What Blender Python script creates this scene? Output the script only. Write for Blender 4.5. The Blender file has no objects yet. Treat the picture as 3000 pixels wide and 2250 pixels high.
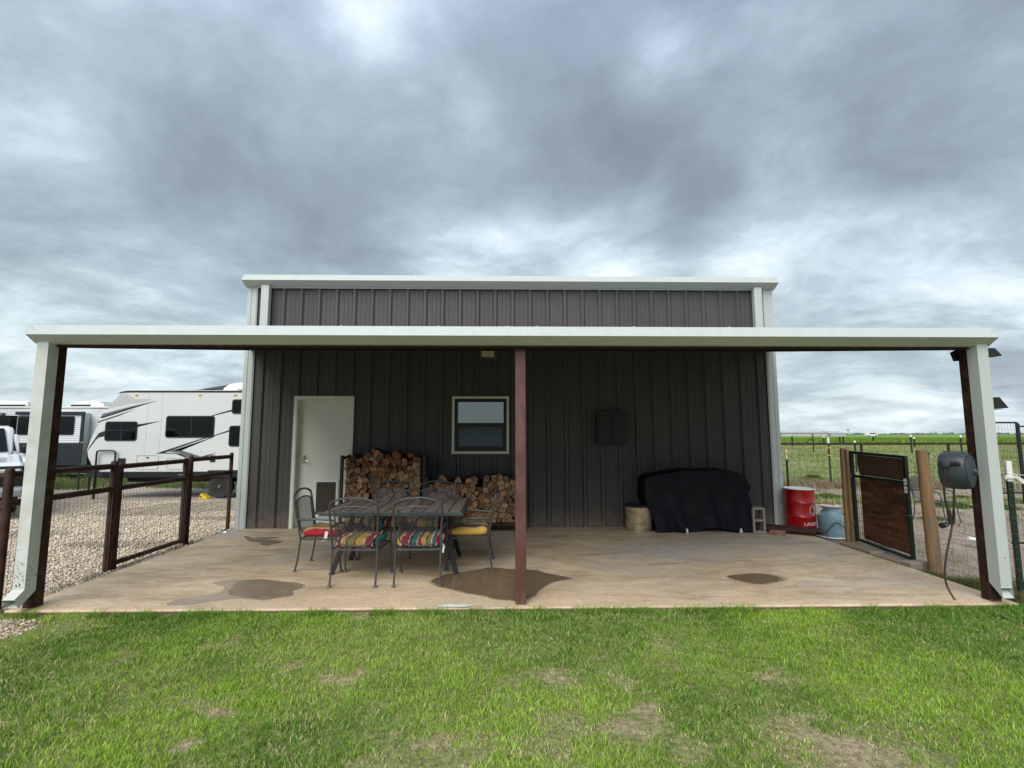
import bpy, math, random
import numpy as np
from mathutils import Vector, Matrix
R = math.radians
random.seed(7)
rng = np.random.default_rng(11)
SC = bpy.context.scene
COL = SC.collection

# ------------------------------------------------------------------ camera
CAM = Vector((-0.1711, -8.2758, 1.5515))
FPX, PITCH, YAW, ROLL = 1417.6, .1025, .019, -.0007
_r = Vector((math.cos(YAW), -math.sin(YAW), 0)); _f0 = Vector((math.sin(YAW), math.cos(YAW), 0))
_fw = _f0*math.cos(PITCH)+Vector((0, 0, math.sin(PITCH))); _up = -_f0*math.sin(PITCH)+Vector((0, 0, math.cos(PITCH)))
_rr = _r*math.cos(ROLL)+_up*math.sin(ROLL); _uu = _up*math.cos(ROLL)-_r*math.sin(ROLL)
cam = bpy.data.cameras.new('camera'); camo = bpy.data.objects.new('camera', cam); COL.objects.link(camo)
cam.sensor_width = 36; cam.lens = 36*FPX/3000; cam.clip_end = 6000; cam.clip_start = .05
m = Matrix((_rr, _uu, -_fw)).transposed().to_4x4(); m.translation = CAM; camo.matrix_world = m
SC.camera = camo

def at(px, py, x=None, y=None, z=None):
    """survey helper: where the sight line through a photograph pixel meets a plane of the place"""
    d = _fw+_rr*((px-1500)/FPX)-_uu*((py-1125)/FPX)
    t = (x-CAM.x)/d.x if x is not None else (y-CAM.y)/d.y if y is not None else (z-CAM.z)/d.z
    return CAM+d*t

# ------------------------------------------------------------------ world
SC.view_settings.view_transform = 'Standard'; SC.view_settings.look = 'None'
SC.view_settings.exposure = 1.27; SC.view_settings.gamma = 1; SC.view_settings.use_curve_mapping = False
SC.cycles.max_bounces = 6; SC.cycles.diffuse_bounces = 3; SC.cycles.glossy_bounces = 3; SC.cycles.transparent_max_bounces = 6
SC.cycles.use_denoising = True
W = bpy.data.worlds.new('World'); SC.world = W; W.use_nodes = True
nt = W.node_tree; N = nt.nodes; L = nt.links; N.clear()
SUN_EL, SUN_AZ = R(45), R(198)
def nd(t, **k):
    n = N.new(t)
    for a, b in k.items(): setattr(n, a, b)
    return n
def math_(op, a, b=None, c=None, clamp=False):
    n = nd('ShaderNodeMath', operation=op); n.use_clamp = clamp
    for i, v in enumerate((a, b, c)):
        if v is None: continue
        if isinstance(v, (int, float)): n.inputs[i].default_value = v
        else: L.new(v, n.inputs[i])
    return n.outputs[0]
tc = nd('ShaderNodeTexCoord')
sx = nd('ShaderNodeSeparateXYZ'); L.new(tc.outputs['Generated'], sx.inputs[0])
zz = math_('MAXIMUM', sx.outputs[2], 0.0)
zp = math_('ADD', zz, .27)
cx = nd('ShaderNodeCombineXYZ')
L.new(math_('DIVIDE', sx.outputs[0], zp), cx.inputs[0]); L.new(math_('DIVIDE', sx.outputs[1], zp), cx.inputs[1])
cx.inputs[2].default_value = 3.7
def noise(scale, detail, rough, dist, vec, loc=(0, 0, 0), sc=(1, 1, 1), rot=0):
    mp = nd('ShaderNodeMapping'); L.new(vec, mp.inputs[0]); mp.inputs[1].default_value = loc; mp.inputs[3].default_value = sc; mp.inputs[2].default_value = (0, 0, rot)
    n = nd('ShaderNodeTexNoise'); L.new(mp.outputs[0], n.inputs['Vector'])
    n.inputs['Scale'].default_value = scale; n.inputs['Detail'].default_value = detail
    n.inputs['Roughness'].default_value = rough; n.inputs['Distortion'].default_value = dist
    return n.outputs['Fac']
wn = nd('ShaderNodeTexNoise'); wn.inputs['Scale'].default_value = .9; wn.inputs['Detail'].default_value = 3; L.new(cx.outputs[0], wn.inputs['Vector'])
ws = nd('ShaderNodeVectorMath', operation='MULTIPLY_ADD'); L.new(wn.outputs['Color'], ws.inputs[0]); ws.inputs[1].default_value = (.55, .55, .55); L.new(cx.outputs[0], ws.inputs[2])
wv = ws.outputs[0]
big = noise(.5, 3, .5, .3, cx.outputs[0], (1.3, 4.2, 0), (1, 1.3, 1), .5)
mid = noise(1.5, 9, .62, .1, wv, (7.1, 2.2, 5), (1, 1.2, 1), .5)
fine = noise(5.0, 9, .66, .1, wv, (2.1, 9.2, 9), (1, 1, 1), .5)
v = math_('ADD', math_('MULTIPLY', big, .5), math_('ADD', math_('MULTIPLY', mid, .62), math_('MULTIPLY', fine, .20))); bil = math_('ABSOLUTE', math_('SUBTRACT', noise(2.1, 5, .55, .1, wv, (4, 1, 3), (1, 1.2, 1), .3), .5)); v = math_('ADD', v, math_('MULTIPLY', bil, .42)); v = math_('SUBTRACT', v, .02)
# thin bright breaks in the overcast: (direction, size, gain)
for (px, py, w, g) in [(1300, 770, .10, .17), (1480, 690, .07, .08), (1780, 780, .08, .18), (1900, 600, .05, .10), (2200, 745, .07, .16), (1930, 190, .06, .16), (1400, 350, .05, .09), (2350, 470, .10, .14), (2800, 800, .12, .07), (1380, 350, .08, .04),
                       (330, 690, .2, .10), (600, 760, .10, .08), (1080, 30, .07, .12), (2500, 1150, .22, .03), (280, 1080, .2, .08), (2450, 60, .1, .05), (2900, 1000, .15, .05), (1150, 50, .12, .05),
                       (580, 540, .12, -.14), (420, 380, .22, -.08), (1750, 440, .12, -.10), (2050, 560, .13, -.12), (1500, 200, .2, -.08), (2650, 300, .2, -.09), (1000, 600, .25, -.05), (150, 620, .1, -.05), (2300, 640, .1, -.04), (900, 700, .12, -.05)]:
    d = (_fw+_rr*((px-1500)/FPX)-_uu*((py-1125)/FPX)).normalized()
    vd = nd('ShaderNodeVectorMath', operation='DISTANCE'); L.new(tc.outputs['Generated'], vd.inputs[0]); vd.inputs[1].default_value = d
    q = math_('DIVIDE', vd.outputs['Value'], w); q = math_('POWER', 2.718, math_('MULTIPLY', math_('MULTIPLY', q, q), -1.0))
    v = math_('ADD', v, math_('MULTIPLY', math_('MULTIPLY', q, g), math_('MULTIPLY', math_('ADD', mid, fine), 1.0)))
hor = math_('POWER', math_('SUBTRACT', 1.0, zz, clamp=True), 9.0)
v = math_('ADD', v, math_('MULTIPLY', hor, .05))
cr = nd('ShaderNodeValToRGB'); L.new(v, cr.inputs[0]); e = cr.color_ramp.elements
e[0].position = .40; e[0].color = (.205, .235, .258, 1)
e[1].position = .93; e[1].color = (.86, .92, .93, 1)
for p, c in [(.51, (.262, .302, .330, 1)), (.62, (.345, .40, .428, 1)), (.72, (.455, .525, .552, 1)), (.82, (.65, .725, .745, 1))]:
    x = e.new(p); x.color = c
# cooler overhead, paler at the horizon
tint = nd('ShaderNodeMixRGB', blend_type='MULTIPLY'); L.new(cr.outputs[0], tint.inputs[1])
hue = nd('ShaderNodeMixRGB'); hue.inputs[1].default_value = (.95, 1.0, .99, 1); hue.inputs[2].default_value = (.96, .98, 1.09, 1); L.new(noise(.8, 3, .5, .5, cx.outputs[0], (5, 5, 1)), hue.inputs[0])
t2_ = nd('ShaderNodeMixRGB', blend_type='MULTIPLY'); t2_.inputs[0].default_value = 1
tr = nd('ShaderNodeValToRGB'); L.new(zz, tr.inputs[0]); tr.color_ramp.elements[0].color = (1, 1, .98, 1); tr.color_ramp.elements[1].color = (.96, .98, 1.07, 1); tr.color_ramp.elements[1].position = .75
L.new(tr.outputs[0], tint.inputs[2]); tint.inputs[0].default_value = 1
b1 = nd('ShaderNodeBackground'); L.new(tint.outputs[0], t2_.inputs[1]); L.new(hue.outputs[0], t2_.inputs[2]); L.new(t2_.outputs[0], b1.inputs[0]); b1.inputs[1].default_value = .515
sky = nd('ShaderNodeTexSky', sky_type='NISHITA'); sky.sun_disc = False; sky.sun_elevation = SUN_EL; sky.sun_rotation = SUN_AZ
b2 = nd('ShaderNodeBackground'); L.new(sky.outputs[0], b2.inputs[0]); b2.inputs[1].default_value = .05
mx = nd('ShaderNodeMixShader'); mx.inputs[0].default_value = .94; L.new(b2.outputs[0], mx.inputs[1]); L.new(b1.outputs[0], mx.inputs[2])
out = nd('ShaderNodeOutputWorld'); L.new(mx.outputs[0], out.inputs[0])
# ------------------------------------------------------------------ sun (behind the overcast)
sl = bpy.data.lights.new('sun', 'SUN'); sl.energy = 1.5; sl.angle = R(50); sl.color = (1, .97, .92)
so = bpy.data.objects.new('sun', sl); COL.objects.link(so)
sd = Vector((math.sin(SUN_AZ)*math.cos(SUN_EL), math.cos(SUN_AZ)*math.cos(SUN_EL), math.sin(SUN_EL)))
so.rotation_euler = sd.to_track_quat('Z', 'Y').to_euler(); so.location = sd*50

# ------------------------------------------------------------------ materials
MATS = {}
def mat(name, c, c2=None, rough=.6, metal=0, ns=6, amt=1.0, bump=0, bs=40, spec=.5, stretch=(1, 1, 1), ns2=None, c3=None, th=(.35, .65), rnd=0, coat=0, alpha=None):
    if name in MATS: return MATS[name]
    M = bpy.data.materials.new(name); M.use_nodes = True; t = M.node_tree; b = t.nodes['Principled BSDF']
    def n(tp, **k):
        q = t.nodes.new(tp)
        for a, v in k.items(): setattr(q, a, v)
        return q
    b.inputs['Roughness'].default_value = rough; b.inputs['Metallic'].default_value = metal
    b.inputs['Specular IOR Level'].default_value = spec; b.inputs['Coat Weight'].default_value = coat
    if alpha: b.inputs['Alpha'].default_value = alpha
    tc = n('ShaderNodeTexCoord'); mp = n('ShaderNodeMapping'); mp.inputs[3].default_value = stretch
    t.links.new(tc.outputs['Object'], mp.inputs[0])
    oi = n('ShaderNodeObjectInfo')
    if rnd:
        ad = n('ShaderNodeVectorMath', operation='ADD'); t.links.new(mp.outputs[0], ad.inputs[0])
        sc = n('ShaderNodeMath', operation='MULTIPLY'); t.links.new(oi.outputs['Random'], sc.inputs[0]); sc.inputs[1].default_value = 37.
        t.links.new(sc.outputs[0], ad.inputs[1]); vec = ad.outputs[0]
    else: vec = mp.outputs[0]
    col = None
    if c2:
        no = n('ShaderNodeTexNoise'); no.inputs['Scale'].default_value = ns; no.inputs['Detail'].default_value = 7; no.inputs['Roughness'].default_value = .62
        t.links.new(vec, no.inputs['Vector'])
        mr = n('ShaderNodeMapRange'); mr.inputs[1].default_value = th[0]; mr.inputs[2].default_value = th[1]; mr.inputs[4].default_value = amt
        t.links.new(no.outputs['Fac'], mr.inputs[0])
        mi = n('ShaderNodeMixRGB'); mi.inputs[1].default_value = (*c, 1); mi.inputs[2].default_value = (*c2, 1); t.links.new(mr.outputs[0], mi.inputs[0]); col = mi.outputs[0]
        if c3:
            no = n('ShaderNodeTexNoise'); no.inputs['Scale'].default_value = ns2 or ns*.2; no.inputs['Detail'].default_value = 6; no.inputs['Roughness'].default_value = .6
            t.links.new(vec, no.inputs['Vector'])
            mr = n('ShaderNodeMapRange'); mr.inputs[1].default_value = .48; mr.inputs[2].default_value = .66; t.links.new(no.outputs['Fac'], mr.inputs[0])
            m2 = n('ShaderNodeMixRGB'); m2.inputs[2].default_value = (*c3, 1); t.links.new(col, m2.inputs[1]); t.links.new(mr.outputs[0], m2.inputs[0]); col = m2.outputs[0]
    if rnd:
        hs = n('ShaderNodeHueSaturation'); mr = n('ShaderNodeMapRange'); mr.inputs[3].default_value = 1-rnd; mr.inputs[4].default_value = 1+rnd
        t.links.new(oi.outputs['Random'], mr.inputs[0]); t.links.new(mr.outputs[0], hs.inputs['Value'])
        if col: t.links.new(col, hs.inputs['Color'])
        else: hs.inputs['Color'].default_value = (*c, 1)
        col = hs.outputs[0]
    if col: t.links.new(col, b.inputs['Base Color'])
    else: b.inputs['Base Color'].default_value = (*c, 1)
    if bump:
        no = n('ShaderNodeTexNoise'); no.inputs['Scale'].default_value = bs; no.inputs['Detail'].default_value = 5
        t.links.new(vec, no.inputs['Vector'])
        bp = n('ShaderNodeBump'); bp.inputs['Strength'].default_value = 1; bp.inputs['Distance'].default_value = bump
        t.links.new(no.outputs['Fac'], bp.inputs['Height']); t.links.new(bp.outputs[0], b.inputs['Normal'])
    MATS[name] = M; return M

m_white = mat('white_trim', (.49, .535, .515), (.46, .50, .48), rough=.38, ns=5, stretch=(3, 3, .35), bump=.001, bs=3)
m_whitedirty = mat('white_trim_dirty', (.62, .66, .63), (.50, .51, .46), rough=.38, ns=5, c3=(.57, .60, .56), ns2=1)
m_siding = mat('charcoal_siding', (.074, .073, .069), (.060, .059, .056), rough=.5, spec=.35, ns=1.5, stretch=(1, 1, .3), bump=.0015, bs=3)
M_ = m_siding.node_tree; sp_ = M_.nodes.new('ShaderNodeSeparateXYZ'); tc_ = M_.nodes.new('ShaderNodeTexCoord'); M_.links.new(tc_.outputs['Object'], sp_.inputs[0])
n_ = M_.nodes.new('ShaderNodeTexNoise'); n_.inputs['Scale'].default_value = 9; n_.inputs['Detail'].default_value = 8; M_.links.new(tc_.outputs['Object'], n_.inputs['Vector'])
a_ = M_.nodes.new('ShaderNodeMath'); a_.operation = 'MULTIPLY_ADD'; a_.inputs[1].default_value = -.55; M_.links.new(n_.outputs['Fac'], a_.inputs[0]); M_.links.new(sp_.outputs[2], a_.inputs[2])
r_ = M_.nodes.new('ShaderNodeMapRange'); r_.inputs[1].default_value = .02; r_.inputs[2].default_value = -.28; r_.inputs[4].default_value = .6; M_.links.new(a_.outputs[0], r_.inputs[0])
x_ = M_.nodes.new('ShaderNodeMixRGB'); x_.inputs[2].default_value = (.20, .155, .115, 1); b_ = M_.nodes['Principled BSDF']; M_.links.new(b_.inputs['Base Color'].links[0].from_socket, x_.inputs[1]); M_.links.new(r_.outputs[0], x_.inputs[0]); M_.links.new(x_.outputs[0], b_.inputs['Base Color'])
m_red = mat('red_oxide_steel', (.115, .044, .036), (.080, .030, .025), rough=.55, ns=5, stretch=(1, 1, .4), c3=(.145, .068, .058), ns2=8, bump=.0006, bs=90)
m_redd = mat('brown_steel', (.040, .014, .010), (.022, .009, .007), rough=.6, spec=.3, ns=6, c3=(.075, .035, .026), ns2=12)
m_pipe = mat('rusty_brown_pipe', (.042, .016, .010), (.022, .009, .007), rough=.62, spec=.3, ns=9, c3=(.07, .03, .018), ns2=5, bump=.0008, bs=120)
m_door = mat('cream_door_paint', (.72, .735, .64), (.66, .675, .58), rough=.45, ns=2)
m_black = mat('black_paint', (.012, .012, .013), rough=.4)
m_blackm = mat('matte_black', (.010, .010, .011), (.016, .016, .018), rough=.8, ns=10)
m_rubber = mat('rubber', (.018, .018, .018), (.028, .027, .025), rough=.85, ns=20)
m_chair = mat('graphite_chair_metal', (.085, .094, .10), (.05, .055, .06), rough=.45, ns=25, metal=.3)
m_wire = mat('galvanised_wire', (.22, .20, .17), (.13, .10, .08), rough=.6, metal=.3, ns=30)
m_wired = mat('dark_wire', (.08, .075, .06), (.05, .04, .03), rough=.6, ns=30)
m_tabl = mat('weathered_slat', (.215, .18, .14), (.12, .10, .08), rough=.6, ns=12, stretch=(6, 1, 1), rnd=.18, bump=.001, bs=60)
m_steel = mat('stainless_steel', (.62, .55, .42), (.36, .25, .13), rough=.42, metal=.55, ns=5, stretch=(1, 1, 1.2))
m_glass = None
def glassy(name, c, refl, rough=.02):
    M = bpy.data.materials.new(name); M.use_nodes = True; t = M.node_tree; b = t.nodes['Principled BSDF']
    b.inputs['Base Color'].default_value = (*c, 1); b.inputs['Roughness'].default_value = .3; b.inputs['Specular IOR Level'].default_value = 0
    g = t.nodes.new('ShaderNodeBsdfGlossy'); g.inputs['Roughness'].default_value = rough; g.inputs['Color'].default_value = (.90, 1, .96, 1)
    fr = t.nodes.new('ShaderNodeFresnel'); fr.inputs[0].default_value = 1.35
    ad = t.nodes.new('ShaderNodeMath'); ad.operation = 'ADD'; ad.use_clamp = True; ad.inputs[1].default_value = refl; t.links.new(fr.outputs[0], ad.inputs[0])
    mx = t.nodes.new('ShaderNodeMixShader'); t.links.new(ad.outputs[0], mx.inputs[0]); t.links.new(b.outputs[0], mx.inputs[1]); t.links.new(g.outputs[0], mx.inputs[2])
    t.links.new(mx.outputs[0], t.nodes['Material Output'].inputs[0]); return M
m_pane = glassy('window_glass', (.01, .012, .014), .40)
m_tint = glassy('tinted_glass', (.003, .003, .004), .0, .03)

def ground_mat(name, build):
    M = bpy.data.materials.new(name); M.use_nodes = True; t = M.node_tree; b = t.nodes['Principled BSDF']
    tc = t.nodes.new('ShaderNodeTexCoord')
    class G: pass
    g = G(); g.t = t; g.b = b; g.vec = tc.outputs['Object']
    def n(tp, **k):
        q = t.nodes.new(tp)
        for a, v in k.items(): setattr(q, a, v)
        return q
    def noise(s, d=6, r=.6, st=(1, 1, 1), dist=0, loc=(0, 0, 0), rot=0):
        mp = n('ShaderNodeMapping'); mp.inputs[3].default_value = st; mp.inputs[1].default_value = loc; mp.inputs[2].default_value = (0, 0, rot); t.links.new(g.vec, mp.inputs[0])
        q = n('ShaderNodeTexNoise'); q.inputs['Scale'].default_value = s; q.inputs['Detail'].default_value = d; q.inputs['Roughness'].default_value = r; q.inputs['Distortion'].default_value = dist
        t.links.new(mp.outputs[0], q.inputs['Vector']); return q.outputs['Fac']
    def rng_(v, a, b_, c=0, d=1):
        q = n('ShaderNodeMapRange'); q.inputs[1].default_value = a; q.inputs[2].default_value = b_; q.inputs[3].default_value = c; q.inputs[4].default_value = d
        t.links.new(v, q.inputs[0]); return q.outputs[0]
    def mix(f, a, b_, blend='MIX'):
        q = n('ShaderNodeMixRGB', blend_type=blend)
        for i, v in ((0, f), (1, a), (2, b_)):
            if isinstance(v, tuple): q.inputs[i].default_value = (*v, 1)
            elif isinstance(v, (int, float)): q.inputs[i].default_value = v
            else: t.links.new(v, q.inputs[i])
        return q.outputs[0]
    def mth(op, a, b_=0.0, clamp=False):
        q = n('ShaderNodeMath', operation=op); q.use_clamp = clamp
        for i, v in ((0, a), (1, b_)):
            if isinstance(v, (int, float)): q.inputs[i].default_value = v
            else: t.links.new(v, q.inputs[i])
        return q.outputs[0]
    def bump(h, d):
        q = n('ShaderNodeBump'); q.inputs['Distance'].default_value = d; t.links.new(h, q.inputs['Height']); t.links.new(q.outputs[0], b.inputs['Normal'])
    g.n, g.noise, g.rng, g.mix, g.mth, g.bump = n, noise, rng_, mix, mth, bump
    build(g); MATS[name] = M; return M
def g_concrete(g):
    a = g.noise(2.2, 9, .62, (1, 2.2, 1), .4); f = g.noise(16, 6, .6, (1, 2.5, 1)); big = g.noise(.55, 4, .55, (1, 1.3, 1), .5, (3, 1, 0)); red = g.noise(.8, 6, .6, (1, 1.6, 1), .3, (8, 4, 2))
    sp = g.n('ShaderNodeSeparateXYZ'); g.t.links.new(g.vec, sp.inputs[0])
    c = g.mix(g.rng(a, .32, .68), (.44, .325, .20), (.72, .58, .395))
    c = g.mix(g.mth('MULTIPLY', g.rng(red, .45, .68), .7), c, (.36, .25, .155))
    c = g.mix(g.mth('MULTIPLY', g.rng(big, .5, .66), .65), c, (.36, .34, .31))
    # redder, lighter strip along the open front edge
    fr = g.mth('MULTIPLY', g.rng(g.mth('ADD', sp.outputs[1], g.mth('MULTIPLY', a, 1.0)), -2.7, -3.3), .75, True)
    c = g.mix(fr, c, g.mix(g.rng(a, .3, .7), (.60, .43, .26), (.88, .69, .47)))
    # grey worn area in front of the grill
    d = g.n('ShaderNodeVectorMath', operation='DISTANCE'); mp = g.n('ShaderNodeMapping'); mp.inputs[3].default_value = (1, 1.7, 1); g.t.links.new(g.vec, mp.inputs[0]); g.t.links.new(mp.outputs[0], d.inputs[0]); d.inputs[1].default_value = (1.75, -1.75*1.7, 0)
    c = g.mix(g.mth('MULTIPLY', g.rng(g.mth('ADD', d.outputs['Value'], g.mth('MULTIPLY', a, 1.4)), 1.9, .7), .55, True), c, (.40, .41, .40))
    d = g.n('ShaderNodeVectorMath', operation='DISTANCE'); g.t.links.new(mp.outputs[0], d.inputs[0]); d.inputs[1].default_value = (3.7, -1.5*1.7, 0)
    c = g.mix(g.mth('MULTIPLY', g.rng(g.mth('ADD', d.outputs['Value'], g.mth('MULTIPLY', a, 1.4)), 2.2, .7), .5, True), c, (.50, .50, .47))
    c = g.mix(g.mth('MULTIPLY', g.rng(f, .3, .5, 1, 0), .4), c, (.16, .11, .075))
    st = g.noise(1.5, 7, .65, (.6, 2.4, 1), .8, (4, 4, 1), .25)
    c = g.mix(g.mth('MULTIPLY', g.rng(st, .52, .66), .5), c, (.21, .15, .095))
    pal = g.noise(5, 8, .7, (.7, 1.6, 1), .5, (1, 7, 1), -.3)
    c = g.mix(g.mth('MULTIPLY', g.rng(pal, .50, .66), .55), c, (.60, .52, .40))
    grn = g.noise(60, 4, .7, (.6, 1.5, 1))
    c = g.mix(g.mth('MULTIPLY', g.rng(grn, .3, .5, 1, 0), .45), c, (.15, .105, .07))
    c = g.mix(g.rng(sp.outputs[2], -.012, -.022), c, (.13, .09, .06))  # slab sides darkened in the colour: dirt plus the shade of the edge
    g.t.links.new(c, g.b.inputs['Base Color'])
    g.t.links.new(g.rng(a, .3, .7, .72, .42), g.b.inputs['Roughness'])
    g.bump(g.mth('ADD', f, g.mth('MULTIPLY', g.noise(120, 3, .6), .3)), .003)
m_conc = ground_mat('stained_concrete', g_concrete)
def g_gravel(g):
    v = g.n('ShaderNodeTexVoronoi', feature='F1'); v.inputs['Scale'].default_value = 32; g.t.links.new(g.vec, v.inputs['Vector'])
    hs = g.n('ShaderNodeSeparateColor'); g.t.links.new(v.outputs['Color'], hs.inputs[0])
    c = g.mix(hs.outputs[0], (.44, .37, .28), (.76, .69, .57))
    c = g.mix(g.mth('MULTIPLY', g.rng(v.outputs['Distance'], .3, .7), .75), c, (.12, .085, .06))
    big = g.noise(.35, 5, .6)
    c = g.mix(g.mth('MULTIPLY', g.rng(big, .55, .75), .45), c, (.33, .24, .17))
    g.t.links.new(c, g.b.inputs['Base Color']); g.b.inputs['Roughness'].default_value = .85
    g.bump(g.mth('MULTIPLY', v.outputs['Distance'], -1.0), .02)
m_gravel = ground_mat('limestone_gravel', g_gravel)
def g_soil(g):
    a = g.noise(3, 8, .65); b = g.noise(.5, 5, .6, (1, 1, 1), .4); f = g.noise(22, 6, .7)
    c = g.mix(g.rng(a, .3, .7), (.20, .15, .11), (.36, .285, .225))
    c = g.mix(g.mth('MULTIPLY', g.rng(b, .5, .7), .5), c, (.44, .37, .30))
    c = g.mix(g.mth('MULTIPLY', g.rng(f, .3, .5, 1, 0), .6), c, (.10, .065, .045))
    c = g.mix(g.mth('MULTIPLY', g.rng(g.noise(1.3, 6, .7, (1, 1, 1), .4, (3, 3, 0)), .54, .64), .7), c, (.17, .20, .07))
    g.t.links.new(c, g.b.inputs['Base Color']); g.b.inputs['Roughness'].default_value = .9; g.bump(f, .02)
m_soil = ground_mat('red_soil', g_soil)
def g_turf(g):
    a = g.noise(5, 8, .7); b = g.noise(.9, 6, .6, (1, 1, 1), .5)
    a = g.noise(26, 8, .75)
    c = g.mix(g.rng(a, .38, .6), (.11, .13, .035), (.30, .33, .11))
    c = g.mix(g.mth('MULTIPLY', g.rng(b, .56, .68), .7), c, g.mix(g.rng(a, .35, .65), (.20, .13, .08), (.40, .29, .19)))
    for (px, py, rr) in [(1640, 1985, .15), (1840, 2140, .15), (1905, 2095, .12), (2480, 2195, .30), (2600, 2230, .22), (655, 1890, .13), (1000, 1990, .13), (1930, 1885, .09), (2270, 1975, .10), (530, 2185, .07), (640, 2085, .09), (1300, 2180, .12)]:
        q_ = at(px, py, z=-.04); d = g.n('ShaderNodeVectorMath', operation='DISTANCE'); g.t.links.new(g.vec, d.inputs[0]); d.inputs[1].default_value = q_
        k = g.rng(g.mth('ADD', d.outputs['Value'], g.mth('MULTIPLY', g.mth('SUBTRACT', g.noise(6, 7, .7), .5), .9)), rr*1.2, rr*.3)
        c = g.mix(g.mth('MULTIPLY', k, .8), c, g.mix(g.rng(a, .4, .6), (.25, .18, .11), (.52, .42, .28)))
    g.t.links.new(c, g.b.inputs['Base Color']); g.b.inputs['Roughness'].default_value = .95; g.bump(a, .02)
m_turf = ground_mat('lawn_soil', g_turf)
def g_field(g):
    sp = g.n('ShaderNodeSeparateXYZ'); g.t.links.new(g.vec, sp.inputs[0])
    a = g.noise(1.6, 9, .7); s = g.noise(.22, 8, .65, (.35, 1.3, 1), .3); f = g.noise(9, 6, .7)
    c = g.mix(g.rng(a, .3, .7), (.19, .23, .085), (.34, .34, .18))
    c = g.mix(g.mth('MULTIPLY', g.rng(s, .46, .62), .75), c, (.10, .17, .035))
    c = g.mix(g.mth('MULTIPLY', g.rng(f, .3, .52, 1, 0), .45), c, (.07, .075, .03))
    # rich crop land further off
    far = g.rng(g.mth('ADD', sp.outputs[1], g.mth('MULTIPLY', s, 14.0)), 84, 92)
    c = g.mix(far, c, g.mix(g.rng(g.noise(.05, 5, .6, (.3, 1, 1)), .35, .65), (.135, .235, .022), (.19, .30, .045)))
    hz = g.rng(sp.outputs[1], 250, 900)
    c = g.mix(g.mth('MULTIPLY', hz, .75), c, (.13, .17, .10))
    # bare earth by the house
    dn = g.mth('ADD', sp.outputs[1], g.mth('MULTIPLY', g.noise(.6, 7, .7, (1, 1, 1), .5, (5, 2, 0)), 5.0))
    e = g.rng(dn, 12.6, 10.8)
    soil = g.mix(g.rng(g.noise(3, 8, .65), .3, .7), (.22, .165, .125), (.40, .325, .26))
    soil = g.mix(g.mth('MULTIPLY', g.rng(g.noise(1.1, 6, .7, (1, 1, 1), .3, (9, 9, 0)), .55, .66), .8), soil, (.12, .15, .05))
    c = g.mix(e, c, soil)
    g.t.links.new(c, g.b.inputs['Base Color']); g.b.inputs['Roughness'].default_value = .95; g.bump(f, .03)
m_field = ground_mat('field_ground', g_field)
m_wood = mat('treated_pine', (.34, .21, .10), (.25, .145, .07), rough=.75, ns=6, stretch=(6, 6, .5), c3=(.22, .15, .10), ns2=3, bump=.003, bs=20)
m_greenp = mat('green_gate_paint', (.012, .028, .022), (.008, .018, .015), rough=.35, ns=10)
m_tpost = mat('green_post_paint', (.012, .035, .022), (.02, .03, .02), rough=.5, ns=20)
m_wcap = mat('white_post_cap', (.75, .75, .72), rough=.5)
m_yel = mat('yellow_plastic', (.75, .52, .03), rough=.45)
m_bluec = mat('pale_blue_enamel', (.22, .38, .44), (.16, .29, .35), rough=.45, ns=6, c3=(.34, .48, .52), ns2=3)
m_drum = mat('red_drum_paint', (.42, .008, .010), (.34, .006, .008), rough=.32, ns=3, coat=.3)
m_offw = mat('white_paint', (.75, .75, .73), rough=.4)
m_block = mat('cinder_concrete', (.34, .31, .27), (.24, .22, .19), rough=.9, ns=30, bump=.002, bs=80)
m_brick = mat('brick_clay', (.22, .095, .055), (.30, .18, .12), rough=.85, ns=9, bump=.002, bs=50)
m_stone = mat('kerb_stone', (.34, .29, .23), (.24, .19, .15), rough=.9, ns=6, bump=.003, bs=30)
m_cover = mat('navy_grill_cover', (.0022, .0025, .0055), (.0035, .004, .010), rough=.6, ns=2.5, bump=.012, bs=6, spec=.25)
m_reel = mat('slate_plastic', (.040, .053, .063), (.032, .043, .052), rough=.5, ns=4)
m_hose = mat('dark_hose', (.030, .016, .014), rough=.5)
m_hoseg = mat('green_hose', (.008, .035, .030), rough=.4)
m_cab = mat('dark_green_cabinet', (.016, .024, .022), (.012, .018, .017), rough=.65, ns=4)
m_bark = mat('log_bark', (.115, .072, .045), (.055, .034, .022), rough=.9, ns=14, stretch=(1, .3, 1), rnd=.3, bump=.006, bs=30)
def endgrain(name, c, c2):
    M = mat(name, c, c2, rough=.8, ns=5, rnd=.38, bump=.004, bs=35, c3=tuple(k*.55 for k in c2), ns2=9)
    return M
m_end1 = endgrain('log_end_pale', (.47, .29, .165), (.20, .115, .062))
m_end2 = endgrain('log_end_orange', (.36, .14, .05), (.14, .055, .022))
m_ply = mat('stained_plywood', (.21, .085, .04), (.055, .018, .010), rough=.6, ns=2.2, stretch=(.8, .8, 3.2), c3=(.27, .13, .06), ns2=4)
m_ply2 = mat('brown_board', (.105, .058, .032), (.075, .038, .022), rough=.7, ns=3)
m_rv = mat('trailer_gelcoat', (.64, .66, .645), (.60, .62, .605), rough=.25, ns=.6, coat=.2)
m_rvs = mat('trailer_siding', (.62, .65, .68), (.58, .61, .64), rough=.35, ns=1)
m_grey = mat('decal_grey', (.13, .14, .145), rough=.35)
m_lgrey = mat('decal_light_grey', (.46, .475, .455), rough=.3)
m_char = mat('decal_charcoal', (.014, .016, .018), rough=.35)
m_dkside = mat('trailer_dark_panel', (.012, .016, .020), rough=.35)
m_truck = mat('white_truck_paint', (.74, .76, .78), rough=.18, coat=.6)
m_chrome = mat('chrome', (.7, .72, .74), rough=.12, metal=1)
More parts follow.
